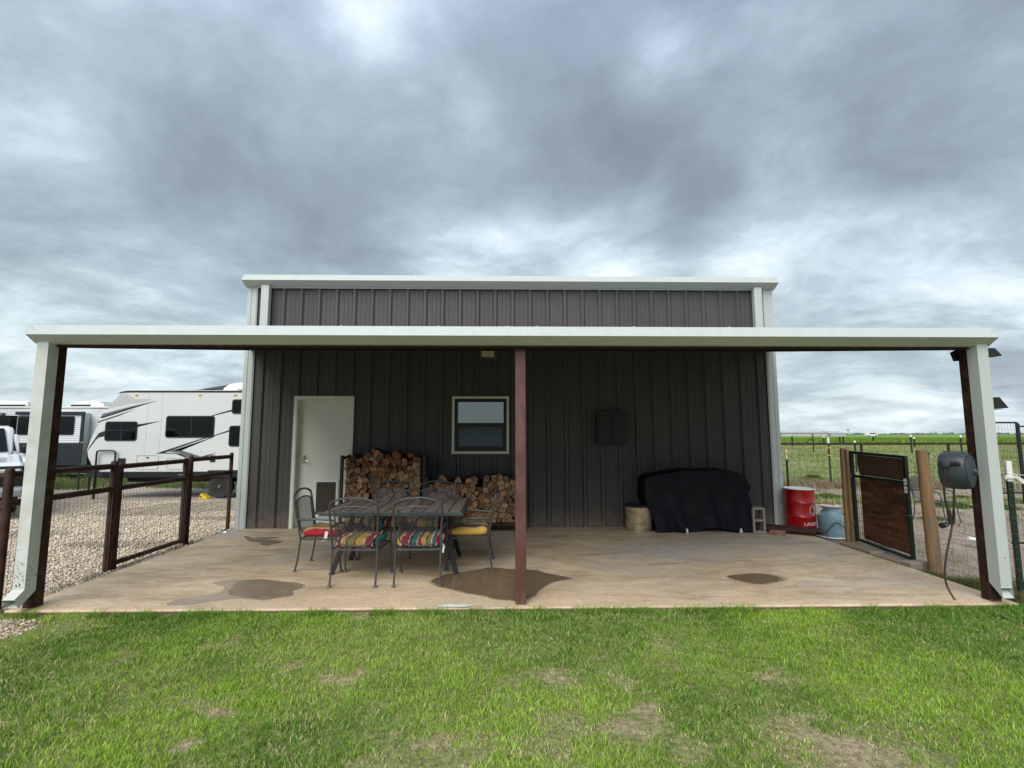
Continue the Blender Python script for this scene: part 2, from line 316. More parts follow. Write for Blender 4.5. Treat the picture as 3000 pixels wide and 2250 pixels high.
m_shing = mat('dark_shingles', (.045, .050, .062), (.03, .033, .042), rough=.85, ns=6, bump=.01, bs=12)
m_shed = mat('pale_shed_metal', (.42, .46, .50), (.36, .40, .44), rough=.5, ns=.5)
m_shed2 = mat('tan_shed_metal', (.46, .43, .41), rough=.5)

# ------------------------------------------------------------------ mesh builder
class MB:
    def __init__(s): s.v = []; s.f = []; s.m = []
    def add(s, vs, fs, mi=0):
        o = len(s.v); s.v += [tuple(p) for p in vs]; s.f += [tuple(i+o for i in f) for f in fs]; s.m += [mi]*len(fs); return s
    def box(s, x0, x1, y0, y1, z0, z1, mi=0):
        return s.add([(x0, y0, z0), (x1, y0, z0), (x1, y1, z0), (x0, y1, z0), (x0, y0, z1), (x1, y0, z1), (x1, y1, z1), (x0, y1, z1)],
                     [(0, 3, 2, 1), (4, 5, 6, 7), (0, 1, 5, 4), (1, 2, 6, 5), (2, 3, 7, 6), (3, 0, 4, 7)], mi)
    def bar(s, a, b, w, h, up=(0, 0, 1), mi=0):
        a = Vector(a); b = Vector(b); d = (b-a).normalized(); u = Vector(up)
        if abs(d.dot(u)) > .98: u = Vector((0, 1, 0))
        sd = d.cross(u).normalized(); u = sd.cross(d)
        vs = [p+sd*(w/2*i)+u*(h/2*j) for p in (a, b) for i, j in ((-1, -1), (1, -1), (1, 1), (-1, 1))]
        return s.add(vs, [(0, 3, 2, 1), (4, 5, 6, 7), (0, 1, 5, 4), (1, 2, 6, 5), (2, 3, 7, 6), (3, 0, 4, 7)], mi)
    def tube(s, pts, r, n=8, closed=False, cap=True, mi=0):
        pts = [Vector(p) for p in pts]; k = len(pts); rs = r if isinstance(r, (list, tuple)) else [r]*k
        prev = None; rings = []
        for i, p in enumerate(pts):
            a = pts[(i-1) % k] if (closed or i > 0) else p; b = pts[(i+1) % k] if (closed or i < k-1) else p
            d = (b-a).normalized()
            if prev is None:
                u = Vector((0, 0, 1)) if abs(d.z) < .9 else Vector((0, 1, 0)); u = (u-d*u.dot(d)).normalized()
            else: u = (prev-d*prev.dot(d)).normalized()
            prev = u; w = d.cross(u)
            rings.append([p+(u*math.cos(2*math.pi*j/n)+w*math.sin(2*math.pi*j/n))*rs[i] for j in range(n)])
        vs = [q for g in rings for q in g]; fs = []
        for i in range(k if closed else k-1):
            i2 = (i+1) % k
            for j in range(n): fs.append((i*n+j, i*n+(j+1) % n, i2*n+(j+1) % n, i2*n+j))
        if cap and not closed: fs += [tuple(range(n))[::-1], tuple((k-1)*n+j for j in range(n))]
        return s.add(vs, fs, mi)
    def lathe(s, prof, c=(0, 0, 0), n=32, mi=0, axis='z'):
        vs = []; fs = []; k = len(prof)
        for r, h in prof:
            for j in range(n):
                a = 2*math.pi*j/n; p = (r*math.cos(a), r*math.sin(a), h)
                if axis == 'y': p = (p[0], h, p[1])
                if axis == 'x': p = (h, p[0], p[1])
                vs.append((p[0]+c[0], p[1]+c[1], p[2]+c[2]))
        for i in range(k-1):
            for j in range(n):
                q = (i*n+j, i*n+(j+1) % n, (i+1)*n+(j+1) % n, (i+1)*n+j)
                fs.append(q if axis != 'y' else q[::-1])
        if prof[0][0] > 1e-5: fs.append(tuple(range(n))[::-1])
        if prof[-1][0] > 1e-5: fs.append(tuple((k-1)*n+j for j in range(n)))
        return s.add(vs, fs, mi)
    def prism(s, pts, a, b, plane='xz', mi=0):
        """polygon in a plane, extruded from a to b along the third axis"""
        def P(u, v, w): return {'xz': (u, w, v), 'yz': (w, u, v), 'xy': (u, v, w)}[plane]
        n = len(pts); vs = [P(u, v, a) for u, v in pts]+[P(u, v, b) for u, v in pts]
        fs = [tuple(range(n)), tuple(range(n, 2*n))[::-1]]+[(i, i+n, (i+1) % n+n, (i+1) % n) for i in range(n)]
        return s.add(vs, fs, mi)
    def build(s, name, mats, parent=None, smooth=False, bevel=0, world=True, props=None, recalc=True):
        me = bpy.data.meshes.new(name)
        off = Vector((0, 0, 0))
        if parent is not None and world:
            q = parent
            while q is not None: off += q.location; q = q.parent
        vs = [(p[0]-off.x, p[1]-off.y, p[2]-off.z) for p in s.v] if off.length else s.v
        me.from_pydata(vs, [], s.f)
        ms = mats if isinstance(mats, (list, tuple)) else [mats]
        for q in ms: me.materials.append(q)
        if len(ms) > 1: me.polygons.foreach_set('material_index', s.m)
        if recalc:
            import bmesh
            bm = bmesh.new(); bm.from_mesh(me); bmesh.ops.recalc_face_normals(bm, faces=bm.faces); bm.to_mesh(me); bm.free()
        if smooth:
            me.polygons.foreach_set('use_smooth', [True]*len(me.polygons))
            try: me.set_sharp_from_angle(angle=R(38))
            except Exception: pass
        o = bpy.data.objects.new(name, me); COL.objects.link(o)
        if parent is not None: o.parent = parent
        if bevel:
            b = o.modifiers.new('bevel', 'BEVEL'); b.width = bevel; b.segments = 2; b.limit_method = 'ANGLE'; b.angle_limit = R(40)
        if props:
            for k, v in props.items(): o[k] = v
        return o
def tag(o, label=None, cat=None, group=None, kind=None):
    for k, v in (('label', label), ('category', cat), ('group', group), ('kind', kind)):
        if v: o[k] = v
    return o
def thing(name, label, cat, loc=(0, 0, 0), rz=0, group=None):
    o = bpy.data.objects.new(name, None); o.empty_display_size = .1; COL.objects.link(o); o.location = loc; o.rotation_euler = (0, 0, rz)
    return tag(o, label, cat, group)
def kids(o): return [c for c in bpy.data.objects if c.parent is o]
def copy_tree(o, parent=None):
    c = o.copy(); COL.objects.link(c); c.parent = parent
    for ch in kids(o): copy_tree(ch, c)
    return c
def crom(pts, k=6, closed=False):
    P = [Vector(p) for p in pts]; n = len(P); out = []
    for i in range(n if closed else n-1):
        p0 = P[(i-1) % n] if closed or i > 0 else P[i]; p1 = P[i]; p2 = P[(i+1) % n]; p3 = P[(i+2) % n] if closed or i < n-2 else P[i+1]
        for j in range(k):
            t = j/k; out.append(.5*((2*p1)+(-p0+p2)*t+(2*p0-5*p1+4*p2-p3)*t*t+(-p0+3*p1-3*p2+p3)*t**3))
    if not closed: out.append(P[-1])
    return out
def rrect(x0, x1, z0, z1, r, k=4):
    out = []
    for cx_, cz, a in ((x1-r, z0+r, -90), (x1-r, z1-r, 0), (x0+r, z1-r, 90), (x0+r, z0+r, 180)):
        for j in range(k+1):
            t = R(a+90*j/k); out.append((cx_+r*math.cos(t), cz+r*math.sin(t)))
    return out
def vn(x, y, seed=0):
    """value noise, numpy"""
    xi = np.floor(x).astype(np.int64); yi = np.floor(y).astype(np.int64); fx = x-xi; fy = y-yi
    def h(a, b):
        q = (a*374761393+b*668265263+seed*974711) & 0xffffffff; q = ((q ^ (q >> 13))*1274126177) & 0xffffffff; return ((q ^ (q >> 16)) & 0xffff)/65535.
    fx = fx*fx*(3-2*fx); fy = fy*fy*(3-2*fy)
    return (h(xi, yi)*(1-fx)+h(xi+1, yi)*fx)*(1-fy)+(h(xi, yi+1)*(1-fx)+h(xi+1, yi+1)*fx)*fy
def gz(x, y):
    """terrain height: falls away gently behind the building"""
    y = np.asarray(y, float); return -.07-.033*np.clip(y, 0, 14)
def gzf(x, y): return float(gz(x, y))

# ------------------------------------------------------------------ ground sheets
def sheet(name, x0, x1, y0, y1, nx, ny, m, dz=0., kind='structure', bumpy=0.):
    xs = np.linspace(x0, x1, nx+1); ys = np.linspace(y0, y1, ny+1); b = MB()
    for y in ys:
        for x in xs:
            b.v.append((x, y, gzf(x, y)+dz+(bumpy*(float(vn(np.array(x*1.3), np.array(y*1.3), 3))-.5) if bumpy else 0)))
    for j in range(ny):
        for i in range(nx):
            a = j*(nx+1)+i; b.f.append((a, a+1, a+nx+2, a+nx+1)); b.m.append(0)
    o = b.build(name, m, smooth=True, recalc=False); o['kind'] = kind; return o
gy = [-60, -20, -4, 0, 7, 14, 40, 200, 3000]
b = MB()
for y in gy:
    for x in (-3000, -200, -30, 30, 200, 3000): b.v.append((x, y, gzf(x, y)-.02))
for j in range(len(gy)-1):
    for i in range(5): a = j*6+i; b.f.append((a, a+1, a+7, a+6)); b.m.append(0)
b.build('ground', m_field, recalc=False)['kind'] = 'structure'
sheet('gravel_yard', -30, -4.55, -4.9, 10.5, 40, 40, m_gravel, -.004, bumpy=.02)
sheet('lawn', -4.9, 12, -12, -3.7, 40, 20, m_turf, .028, bumpy=.02)
# slab
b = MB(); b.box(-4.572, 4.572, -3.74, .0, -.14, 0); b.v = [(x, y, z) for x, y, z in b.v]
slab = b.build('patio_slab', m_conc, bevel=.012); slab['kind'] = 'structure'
def blob(pts, z, name, m, seed, amp=.03):
    q = crom([(p[0], p[1], 0) for p in pts], 8, True); b = MB()
    from mathutils.geometry import tessellate_polygon
    n = len(q); c = sum(q, Vector())/n; P_ = []
    for i, p in enumerate(q):
        d = (p-c); k = 1+amp*.5*(math.sin(i*.9+seed)+.6*math.sin(i*2.1+seed*2)+random.uniform(-.5, .5)); P_.append(c+d*k)
    def off(k):
        out_ = []
        for i in range(n):
            t_ = (P_[(i+1) % n]-P_[i-1]); nn = Vector((t_.y, -t_.x, 0)).normalized()
            if nn.dot(P_[i]-c) < 0 and sum((P_[j]-c).cross(P_[(j+1) % n]-c).z for j in range(n)) > 0 and False: nn = -nn
            out_.append(P_[i]+nn*k)
        return out_
    ar = sum(P_[j].x*P_[(j+1) % n].y-P_[(j+1) % n].x*P_[j].y for j in range(n)); sg = 1 if ar > 0 else -1
    A_, B_ = off(.022*sg), off(-.012*sg); vs = [(v_.x, v_.y, z) for v_ in A_+B_]
    fs = [(i, (i+1) % n, n+(i+1) % n, n+i) for i in range(n)]+[tuple(n+k_ for k_ in t) for t in tessellate_polygon([[Vector(v_) for v_ in vs[n:]]])]
    b.add(vs, fs); o = b.build(name, m, recalc=True); o['kind'] = 'structure'
    at_ = o.data.attributes.new('fade', 'FLOAT', 'POINT'); at_.data.foreach_set('value', [0.]*n+[1.]*n); return o
def feather(m):
    t = m.node_tree; b = t.nodes['Principled BSDF']; a = t.nodes.new('ShaderNodeAttribute'); a.attribute_name = 'fade'
    tc = t.nodes.new('ShaderNodeTexCoord'); no = t.nodes.new('ShaderNodeTexNoise'); no.inputs['Scale'].default_value = 22; no.inputs['Detail'].default_value = 6; t.links.new(tc.outputs['Object'], no.inputs['Vector'])
    s_ = t.nodes.new('ShaderNodeMath'); s_.operation = 'ADD'; t.links.new(a.outputs['Fac'], s_.inputs[0]); t.links.new(no.outputs['Fac'], s_.inputs[1])
    mr = t.nodes.new('ShaderNodeMapRange'); mr.inputs[1].default_value = .72; mr.inputs[2].default_value = 1.25; t.links.new(s_.outputs[0], mr.inputs[0]); t.links.new(mr.outputs[0], b.inputs['Alpha'])
    return m
m_pud = mat('puddle_water', (.15, .105, .062), (.19, .135, .085), rough=.03, ns=2, spec=.6)
m_damp = mat('damp_concrete', (.17, .125, .085), (.25, .19, .135), rough=.35, ns=5)
feather(m_pud); feather(m_damp)
blob([(-.9, -2.96), (-.78, -2.72), (-.45, -2.55), (-.32, -2.46), (-.1, -2.52), (.16, -2.56), (.34, -2.72), (.54, -2.88), (.36, -3.0), (.22, -3.2), (.08, -3.5), (-.1, -3.56), (-.4, -3.4), (-.78, -3.15)], .003, 'puddle', m_pud, 1)
blob([(2.29, -2.86), (2.42, -2.8), (2.65, -2.76), (2.78, -2.81), (2.84, -2.95), (2.7, -3.05), (2.48, -3.12), (2.34, -3.0)], .003, 'puddle', m_pud, 3, .02)
blob([(-4.1, -.62), (-3.88, -.8), (-3.7, -.86), (-3.5, -.93), (-3.37, -1.02), (-3.42, -1.18), (-3.52, -1.24), (-3.68, -1.04), (-3.86, -.95)], .003, 'puddle', m_damp, 5, .02)
blob([(-3.86, -.75), (-3.7, -.7), (-3.55, -.72), (-3.68, -.8)], .003, 'puddle', m_damp, 5, .02)
blob([(-2.95, -2.92), (-2.72, -2.88), (-2.5, -2.96), (-2.3, -3.02), (-2.22, -3.12), (-2.27, -3.25), (-2.22, -3.36), (-2.42, -3.48), (-2.66, -3.4), (-2.84, -3.3), (-2.9, -3.1)], .003, 'puddle', m_damp, 8)
m_damp2 = mat('drying_concrete', (.30, .235, .17), (.38, .31, .23), rough=.45, ns=4)
m_damp0 = mat('damp_rim', (.30, .23, .15), (.40, .315, .215), rough=.5, ns=4)
for q_ in (m_damp2, m_damp0): feather(q_)
def grow(P, k):
    cx_ = sum(p[0] for p in P)/len(P); cy_ = sum(p[1] for p in P)/len(P)
    return [(cx_+(x-cx_)*(1+k)+random.uniform(-.015, .015), cy_+(y-cy_)*(1+k*1.6)+random.uniform(-.01, .01)) for x, y in P]
BIG = [(-.9, -2.96), (-.78, -2.72), (-.45, -2.55), (-.32, -2.46), (-.1, -2.52), (.16, -2.56), (.34, -2.72), (.54, -2.88), (.36, -3.0), (.22, -3.2), (.08, -3.5), (-.1, -3.56), (-.4, -3.4), (-.78, -3.15)]
blob(grow(BIG, .03), .0014, 'damp_patch', m_damp0, 1, .02)
blob(grow([(2.29, -2.86), (2.42, -2.8), (2.65, -2.76), (2.78, -2.81), (2.84, -2.95), (2.7, -3.05), (2.48, -3.12), (2.34, -3.0)], .09), .0014, 'damp_patch', m_damp0, 3, .02)
blob(grow([(-2.95, -2.92), (-2.72, -2.88), (-2.5, -2.96), (-2.3, -3.02), (-2.22, -3.12), (-2.27, -3.25), (-2.22, -3.36), (-2.42, -3.48), (-2.66, -3.4), (-2.84, -3.3), (-2.9, -3.1)], .05), .0022, 'damp_patch', m_damp0, 8)
blob([(-3.2, -2.94), (-2.9, -2.86), (-2.75, -3.0), (-2.7, -3.3), (-2.6, -3.42), (-2.85, -3.5), (-3.05, -3.62), (-3.25, -3.58), (-3.15, -3.42), (-2.95, -3.3), (-3.0, -3.1)], .0016, 'damp_patch', m_damp2, 4)

# ------------------------------------------------------------------ metal building
BD = 12.0
bld = thing('metal_building', 'charcoal ribbed metal building with white trim behind the patio', 'building', (0, 0, 0))
def profile(x0, x1, cuts):
    """R-panel: major rib every 0.3048 m, two minor ribs between; points (x, y) with y<0 outwards"""
    pts = []; k0 = int(math.floor((x0-.0)/.3048))-1
    for k in range(k0, k0+40):
        c = -.003+k*.3048
        pts += [(c-.048, 0), (c-.022, -.036), (c+.022, -.036), (c+.048, 0)]
        for q in (.115, .19): pts += [(c+q-.016, 0), (c+q-.008, -.005), (c+q+.008, -.005), (c+q+.016, 0)]
    pts = sorted(pts)
    def y(x):
        for (a, ya), (b_, yb) in zip(pts, pts[1:]):
            if a <= x <= b_: return ya+(yb-ya)*(x-a)/max(b_-a, 1e-9)
        return 0
    xs = sorted(set([x0, x1]+[c for c in cuts if x0 < c < x1]+[p[0] for p in pts if x0 < p[0] < x1]))
    return [(x, y(x)) for x in xs]
DOOR = (-3.66, -2.72, 0, 2.165); WIN = (-1.0, -.1, 1.245, 2.158)
cuts = [DOOR[0], DOOR[1], WIN[0], WIN[1]]
edges = [-4.43]+[-4.3+.9144*k+.095 for k in range(1, 10)]+[4.43]
edges = [-4.43] + [c for c in np.arange(-3.708+.02, 4.3, .9144)] + [4.43]
for a, c in zip(edges, edges[1:]):
    pr_ = profile(a, c, cuts); b = MB()
    for (xa, ya), (xb, yb) in zip(pr_, pr_[1:]):
        xm = (xa+xb)/2; zs = [(0.005, 4.12)]
        for O in (DOOR, WIN):
            if O[0] < xm < O[1]: zs = [(max(.005, 0), O[2]), (O[3], 4.12)] if O[2] > 0 else [(O[3], 4.12)]
        for z0, z1 in zs: b.add([(xa, ya, z0), (xb, yb, z0), (xb, yb, z1), (xa, ya, z1)], [(0, 1, 2, 3)])
    b.build('wall_panel', m_siding, bld, recalc=False)
# side and back walls, dark room behind the openings
b = MB(); b.box(-4.53, -4.50, .02, BD, -.55, 4.15); b.box(4.50, 4.53, .02, BD, -.55, 4.15); b.box(-4.5, 4.5, BD-.03, BD, -.55, 4.15)
b.build('side_wall', m_siding, bld)
b = MB(); b.box(-4.45, 4.45, .30, .33, 0, 4.1); b.build('inner_wall', m_blackm, bld)
b = MB()
for s in (-1, 1):
    for i in range(0, 38):
        y = .3+i*.3048
        if y < BD-.2: b.box(s*4.53 if s > 0 else -4.562, s*4.53+.032 if s > 0 else -4.53, y-.02, y+.02, -.3, 4.12)
b.build('wall_rib', m_siding, bld, props={'kind': 'stuff'})
b = MB()   # roof
b.prism([(-.1, 4.20), (BD/2, 4.7), (BD+.1, 4.20), (BD+.1, 4.16), (BD/2, 4.66), (-.1, 4.16)], -4.6, 4.6, 'yz'); b.build('roof', m_white, bld)
for s in (-1, 1):   # corner trims: stepped profile
    b = MB(); X = lambda v: s*v
    pts = [(4.405, -.030), (4.425, -.045), (4.475, -.045), (4.485, -.034), (4.505, -.034), (4.515, -.045), (4.575, -.045), (4.575, .13), (4.565, .13), (4.565, -.02), (4.405, -.02)]
    b.prism([(X(x), y) for x, y in pts], -.02, 4.13, 'xy'); b.build('corner_trim', m_white, bld, bevel=.002)
b = MB(); b.box(-4.405, DOOR[0]-.03, -.038, -.001, .0, .012); b.box(DOOR[1]+.03, 4.405, -.038, -.001, 0, .012); b.build('base_trim', m_siding, bld)
def gutter(x0, x1, P, parent, m, z_in):
    """P: (y,z) of bottom-back, fold, top ; open box gutter with end caps"""
    (yb, zb), (yf, zf), (yt, zt) = P; t = .006; b = MB()
    prof = [(yb, zb), (yf, zf), (yt, zt), (yt+.03, zt), (yt+.03, zt-t), (yt+t, zt-t), (yf+t, zf), (yb+.002, zb+t), (yb+.11, zb+t), (yb+.11, z_in), (yb+.116, z_in), (yb+.116, zb)]
    b.prism(prof, x0, x1, 'yz')
    for a, c in ((x0-.004, x0), (x1, x1+.004)): b.prism([(yb, zb), (yf, zf), (yt, zt), (yb+.116, zt), (yb+.116, zb)], a, c, 'yz')
    return b.build('gutter', m, parent, bevel=.002)
gutter(-4.6, 4.6, ((-.08, 4.08), (-.215, 4.152), (-.15, 4.265)), bld, m_white, 4.2)
b = MB(); b.box(-4.6, 4.6, -.05, -.034, 4.06, 4.12); b.build('eave_trim', m_white, bld)
for s in (-1, 1):
    x0, x1 = (-4.30, -4.165) if s < 0 else (4.20, 4.335)
    b = MB(); b.box(x0, x1, -.145, -.045, 3.22, 4.09); b.build('downspout', m_white, bld, bevel=.008)
b = MB()
for i in range(11):
    x = -4.5+i*.9; b.box(x-.008, x+.008, -.15, -.13, 4.264, 4.274)
for s in (-1, 1): b.box(s*4.55-.006, s*4.55+.006, -.178, -.17, 4.222, 4.234)
b.build('screw', m_white, bld, props={'kind': 'stuff'})
# door
b = MB()
x0, x1, z1 = -3.695, -2.69, 2.19
b.box(x0, x0+.05, -.05, -.004, 0, z1); b.box(x1-.05, x1, -.05, -.004, 0, z1); b.box(x0+.05, x1-.05, -.05, -.004, z1-.05, z1)
b.box(x0+.045, x0+.06, -.045, .12, 0, z1-.045); b.box(x1-.06, x1-.045, -.045, .12, 0, z1-.045); b.box(x0+.06, x1-.06, -.045, .12, z1-.06, z1-.045)
b.box(x0+.06, x0+.075, .045, .065, 0, z1-.06); b.box(x1-.075, x1-.06, .045, .065, 0, z1-.06)
b.build('door_frame', m_door, bld, bevel=.002)
b = MB(); b.box(x0+.062, x1-.062, .066, .108, .012, z1-.062); door = b.build('door', m_door, bld, bevel=.002)
b = MB(); b.box(x0+.06, x1-.06, -.03, .12, .001, .012); b.build('threshold', mat('aluminium', (.5, .5, .5), rough=.35, metal=1), bld)
b = MB(); b.box(-3.56, -3.51, .052, .066, 1.06, 1.20); b.build('handle_plate', mat('brass_nickel', (.42, .38, .28), rough=.3, metal=1), door, bevel=.004)
b = MB(); b.tube([(-3.535, .052, 1.10), (-3.535, .01, 1.10), (-3.52, .0, 1.10), (-3.43, .0, 1.098)], .009, 8); b.tube([(-3.535, .052, 1.165), (-3.535, .03, 1.165)], .022, 12); b.build('handle', MATS['brass_nickel'], door, smooth=True)
b = MB(); b.box(-3.34, -3.30, .046, .066, .17, .785); b.box(-2.975, -2.935, .046, .066, .17, .785); b.box(-3.30, -2.975, .046, .066, .745, .785); b.box(-3.30, -2.975, .046, .066, .17, .215)
b.build('pet_door_frame', m_offw, door, bevel=.003)
b = MB(); b.box(-3.30, -2.975, .056, .064, .215, .745); b.build('pet_door_flap', mat('smoked_vinyl', (.045, .040, .026), (.035, .03, .02), rough=.3, ns=3), door)
for z in (.3, 1.1, 1.95):
    b = MB(); b.tube([(x1-.068, .055, z-.05), (x1-.068, .055, z+.05)], .007, 8); b.build('hinge', MATS['brass_nickel'], door)
# window
win = MB()
x0, x1, z0, z1 = -1.032, -.065, 1.215, 2.188
win.box(x0, x0+.042, -.05, -.004, z0, z1); win.box(x1-.042, x1, -.05, -.004, z0, z1); win.box(x0+.042, x1-.042, -.05, -.004, z1-.042, z1); win.box(x0+.042, x1-.042, -.05, -.004, z0, z0+.042)
w = win.build('window', m_door, bld, bevel=.002)
b = MB(); i0, i1, k0, k1 = x0+.042, x1-.042, z0+.042, z1-.042; t = .052
b.box(i0, i0+t, -.03, .05, k0, k1); b.box(i1-t, i1, -.03, .05, k0, k1); b.box(i0+t, i1-t, -.03, .05, k1-t, k1); b.box(i0+t, i1-t, -.03, .05, k0, k0+t)
b.box(i0+t, i1-t, -.022, .045, 1.667, 1.735); b.box(i0+t, i0+t+.02, -.02, .03, k0+t, 1.667); b.box(i1-t-.02, i1-t, -.02, .03, k0+t, 1.667); b.box(i0+t+.02, i1-t-.02, -.02, .03, k0+t, k0+t+.03)
b.build('window_sash', m_black, w, bevel=.003)
b = MB(); b.add([(i0+t, .02, 1.735), (i1-t, .02, 1.735), (i1-t, .02, k1-t), (i0+t, .02, k1-t)], [(0, 1, 2, 3)]); b.build('upper_pane', m_pane, w, recalc=False)
b = MB(); b.add([(i0+t+.02, .008, k0+t+.03), (i1-t-.02, .008, k0+t+.03), (i1-t-.02, .008, 1.667), (i0+t+.02, .008, 1.667)], [(0, 1, 2, 3)]); b.build('lower_pane', glassy('window_glass_low', (.008, .01, .012), .26), w, recalc=False)

# wall light
wl = thing('wall_light', 'small rectangular wall light high above the window', 'light', (-.43, -.03, 2.82))
b = MB(); b.box(-.576, -.277, -.11, -.034, 2.82, 2.97); b.build('housing', mat('bronze_housing', (.10, .10, .085), rough=.5), wl, bevel=.008)
b = MB(); b.box(-.535, -.318, -.128, -.111, 2.855, 2.957); b.build('lens', mat('frosted_lens', (.62, .60, .42), rough=.35), wl, bevel=.006)
# cabinet on the wall
cb = thing('wall_cabinet', 'dark green two-door cabinet with arched top hung on the ribbed wall', 'cabinet', (1.665, -.04, 1.36))
def arch(xa, xb, za, zb, rise, n=12): return [(xa, za), (xb, za)]+[(xb+(xa-xb)*i/n, zb+rise*max(0, math.sin(math.pi*i/n))**.7) for i in range(n+1)]
b = MB(); b.prism([(x, z) for x, z in arch(1.42, 1.915, 1.37, 1.885, .045)], -.12, -.034, 'xz'); b.build('case', m_cab, cb, bevel=.004)
for s, (xa, xb) in enumerate(((1.41, 1.664), (1.670, 1.925))):
    n = 8; top = [(xb+(xa-xb)*i/n, 1.895+.048*max(0, math.sin(math.pi*((xb+(xa-xb)*i/n)-1.41)/.515))**.7) for i in range(n+1)]
    b = MB(); b.prism([(xa, 1.36), (xb, 1.36)]+top, -.145, -.123, 'xz')
    b.prism(rrect(xa+.04, xb-.04, 1.41, 1.85, .01), -.152, -.145, 'xz'); b.build('cabinet_door', m_cab, cb, bevel=.003)
b = MB()
for x in (1.650, 1.684): b.lathe([(.0, -.168), (.010, -.165), (.011, -.158), (.006, -.145)], (x, 0, 1.63), 10, axis='y')
b.build('knob', m_black, cb)

# ------------------------------------------------------------------ patio canopy
can = thing('patio_canopy', 'lean-to patio roof with white front gutter on red-brown steel posts', 'canopy', (0, -3.63, 0))
SL = (2.96-2.346)/3.7
def rz_(y): return 2.36+SL*(y+3.7)     # underside of the frame
for x, nm, mm in ((-4.42, 'post', m_redd), (4.42, 'post', m_redd), (-.003, 'post', m_red)):
    b = MB(); b.box(x-.05, x+.05, -3.685, -3.585, -.06 if abs(x) > 1 else 0, 2.40); b.build(nm, mm, can, bevel=.006)
for x in (-4.42, 4.42):
    b = MB(); b.prism([(-3.75, rz_(-3.75)), (-.06, rz_(-.06)), (-.06, rz_(-.06)+.16), (-3.75, rz_(-3.75)+.16)], x-.035, x+.035, 'yz'); b.build('side_beam', m_redd, can)
for y in (-3.69, -2.5, -1.3, -.12):
    z = rz_(y); b = MB(); b.prism([(y-.03, z+.002), (y+.03, z+.012), (y+.03, z+.022), (y-.02, z+.012), (y-.02, z+.14), (y+.03, z+.15), (y+.03, z+.16), (y-.03, z+.15)], -4.385, 4.385, 'yz'); b.build('purlin', m_redd, can)
b = MB()   # ribbed roof sheet
prf = profile(-4.49, 4.49, [])
for (xa, ya), (xb, yb) in zip(prf, prf[1:]):
    za, zb = -ya*.9, -yb*.9
    b.add([(xa, -3.80, rz_(-3.80)+.165+za), (xb, -3.80, rz_(-3.80)+.165+zb), (xb, -.05, rz_(-.05)+.165+zb), (xa, -.05, rz_(-.05)+.165+za)], [(0, 1, 2, 3)])
b.build('roof_sheet', mat('roof_metal', (.30, .31, .30), rough=.5), can, recalc=False)
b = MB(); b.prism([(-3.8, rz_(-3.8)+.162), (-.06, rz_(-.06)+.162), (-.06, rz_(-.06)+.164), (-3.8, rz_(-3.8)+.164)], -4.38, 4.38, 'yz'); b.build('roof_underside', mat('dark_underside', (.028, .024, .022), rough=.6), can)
g = gutter(-4.49, 4.49, ((-3.78, 2.385), (-3.885, 2.451), (-3.82, 2.552)), can, m_white, 2.5)
for s in (-1, 1):   # rake trim
    b = MB(); b.prism([(-3.76, rz_(-3.76)+.02), (-.06, rz_(-.06)+.02), (-.06, rz_(-.06)+.2), (-3.76, rz_(-3.76)+.2)], s*4.462, s*4.475, 'yz'); b.build('rake_trim', m_white, can)
b = MB()
xs = [-4.45, -4.40, -4.35]+[-3.51+.9144*k for k in range(9)]+[4.36, 4.43]
for x in xs: b.lathe([(.010, 2.552), (.010, 2.558), (0, 2.561)], (x, -3.808, 0), 8)
for x in (-4.455, 4.455): b.lathe([(.007, -3.866), (.005, -3.870), (0, -3.871)], (x, 0, 2.515), 8, axis='y'); b.lathe([(.007, -3.846), (.005, -3.850), (0, -3.851)], (x, 0, 2.43), 8, axis='y')
b.build('screw', m_white, can, props={'kind': 'stuff'})
b = MB(); b.prism([(-3.783, 2.384), (-3.888, 2.451), (-3.823, 2.5535), (-3.82, 2.552), (-3.885, 2.451), (-3.78, 2.386)], -.153, -.110, 'yz'); b.build('gutter_joint', m_white, can)
for s in (-1, 1):
    xa, xb = sorted((s*4.355, s*4.46)); ya, yb = -3.80, -3.693
    elb = -4.02 if s < 0 else -3.96; ze = .06 if s < 0 else .055; zk = .20
    b = MB(); t = .003
    # outer faces: vertical run then kicked elbow, open outlet, folded wall thickness
    if s < 0:
        P = [(ya, 2.40), (ya, .197), (-3.884, .135), (-3.836, .053), (yb, .160), (yb, 2.40)]
        Q = [(ya+t, 2.40), (ya+t, .196), (-3.882, .1325), (-3.8385, .0555), (yb-t, .162), (yb-t, 2.40)]
    else:
        P = [(ya, 2.40), (ya, .160), (ya-.004, .155), (ya-.008, .068), (yb, .180), (yb, 2.40)]
        Q = [(ya+t, 2.40), (ya+t, .160), (ya-.003, .155), (ya-.005, .071), (yb-t, .182), (yb-t, 2.40)]
    for (x, Rr) in ((xa, 0), (xb, 0), (xa+t, 1), (xb-t, 1)):
        q = P if not Rr else Q
        b.add([(x, y, z) for y, z in q], [(0, 1, 4, 5), (1, 2, 3, 4)])
    for q, o in ((P, 0), (Q, t)):
        b.add([(xa+o, y, z) for y, z in q]+[(xb-o, y, z) for y, z in q], [(0, 1, 7, 6), (1, 2, 8, 7), (3, 4, 10, 9), (4, 5, 11, 10)])
    dn = b.build('downspout', m_whitedirty if s < 0 else m_white, can, recalc=False)
    b = MB()
    for z in (1.8, .9): b.box(xa-.003, xb+.003, ya-.002, yb+.002, z, z+.02)
    b = MB(); b.lathe([(.006, -3.803), (0, -3.806)], (xa+.06, 0, .42), 8, axis='y'); b.build('rivet', m_wire, dn)
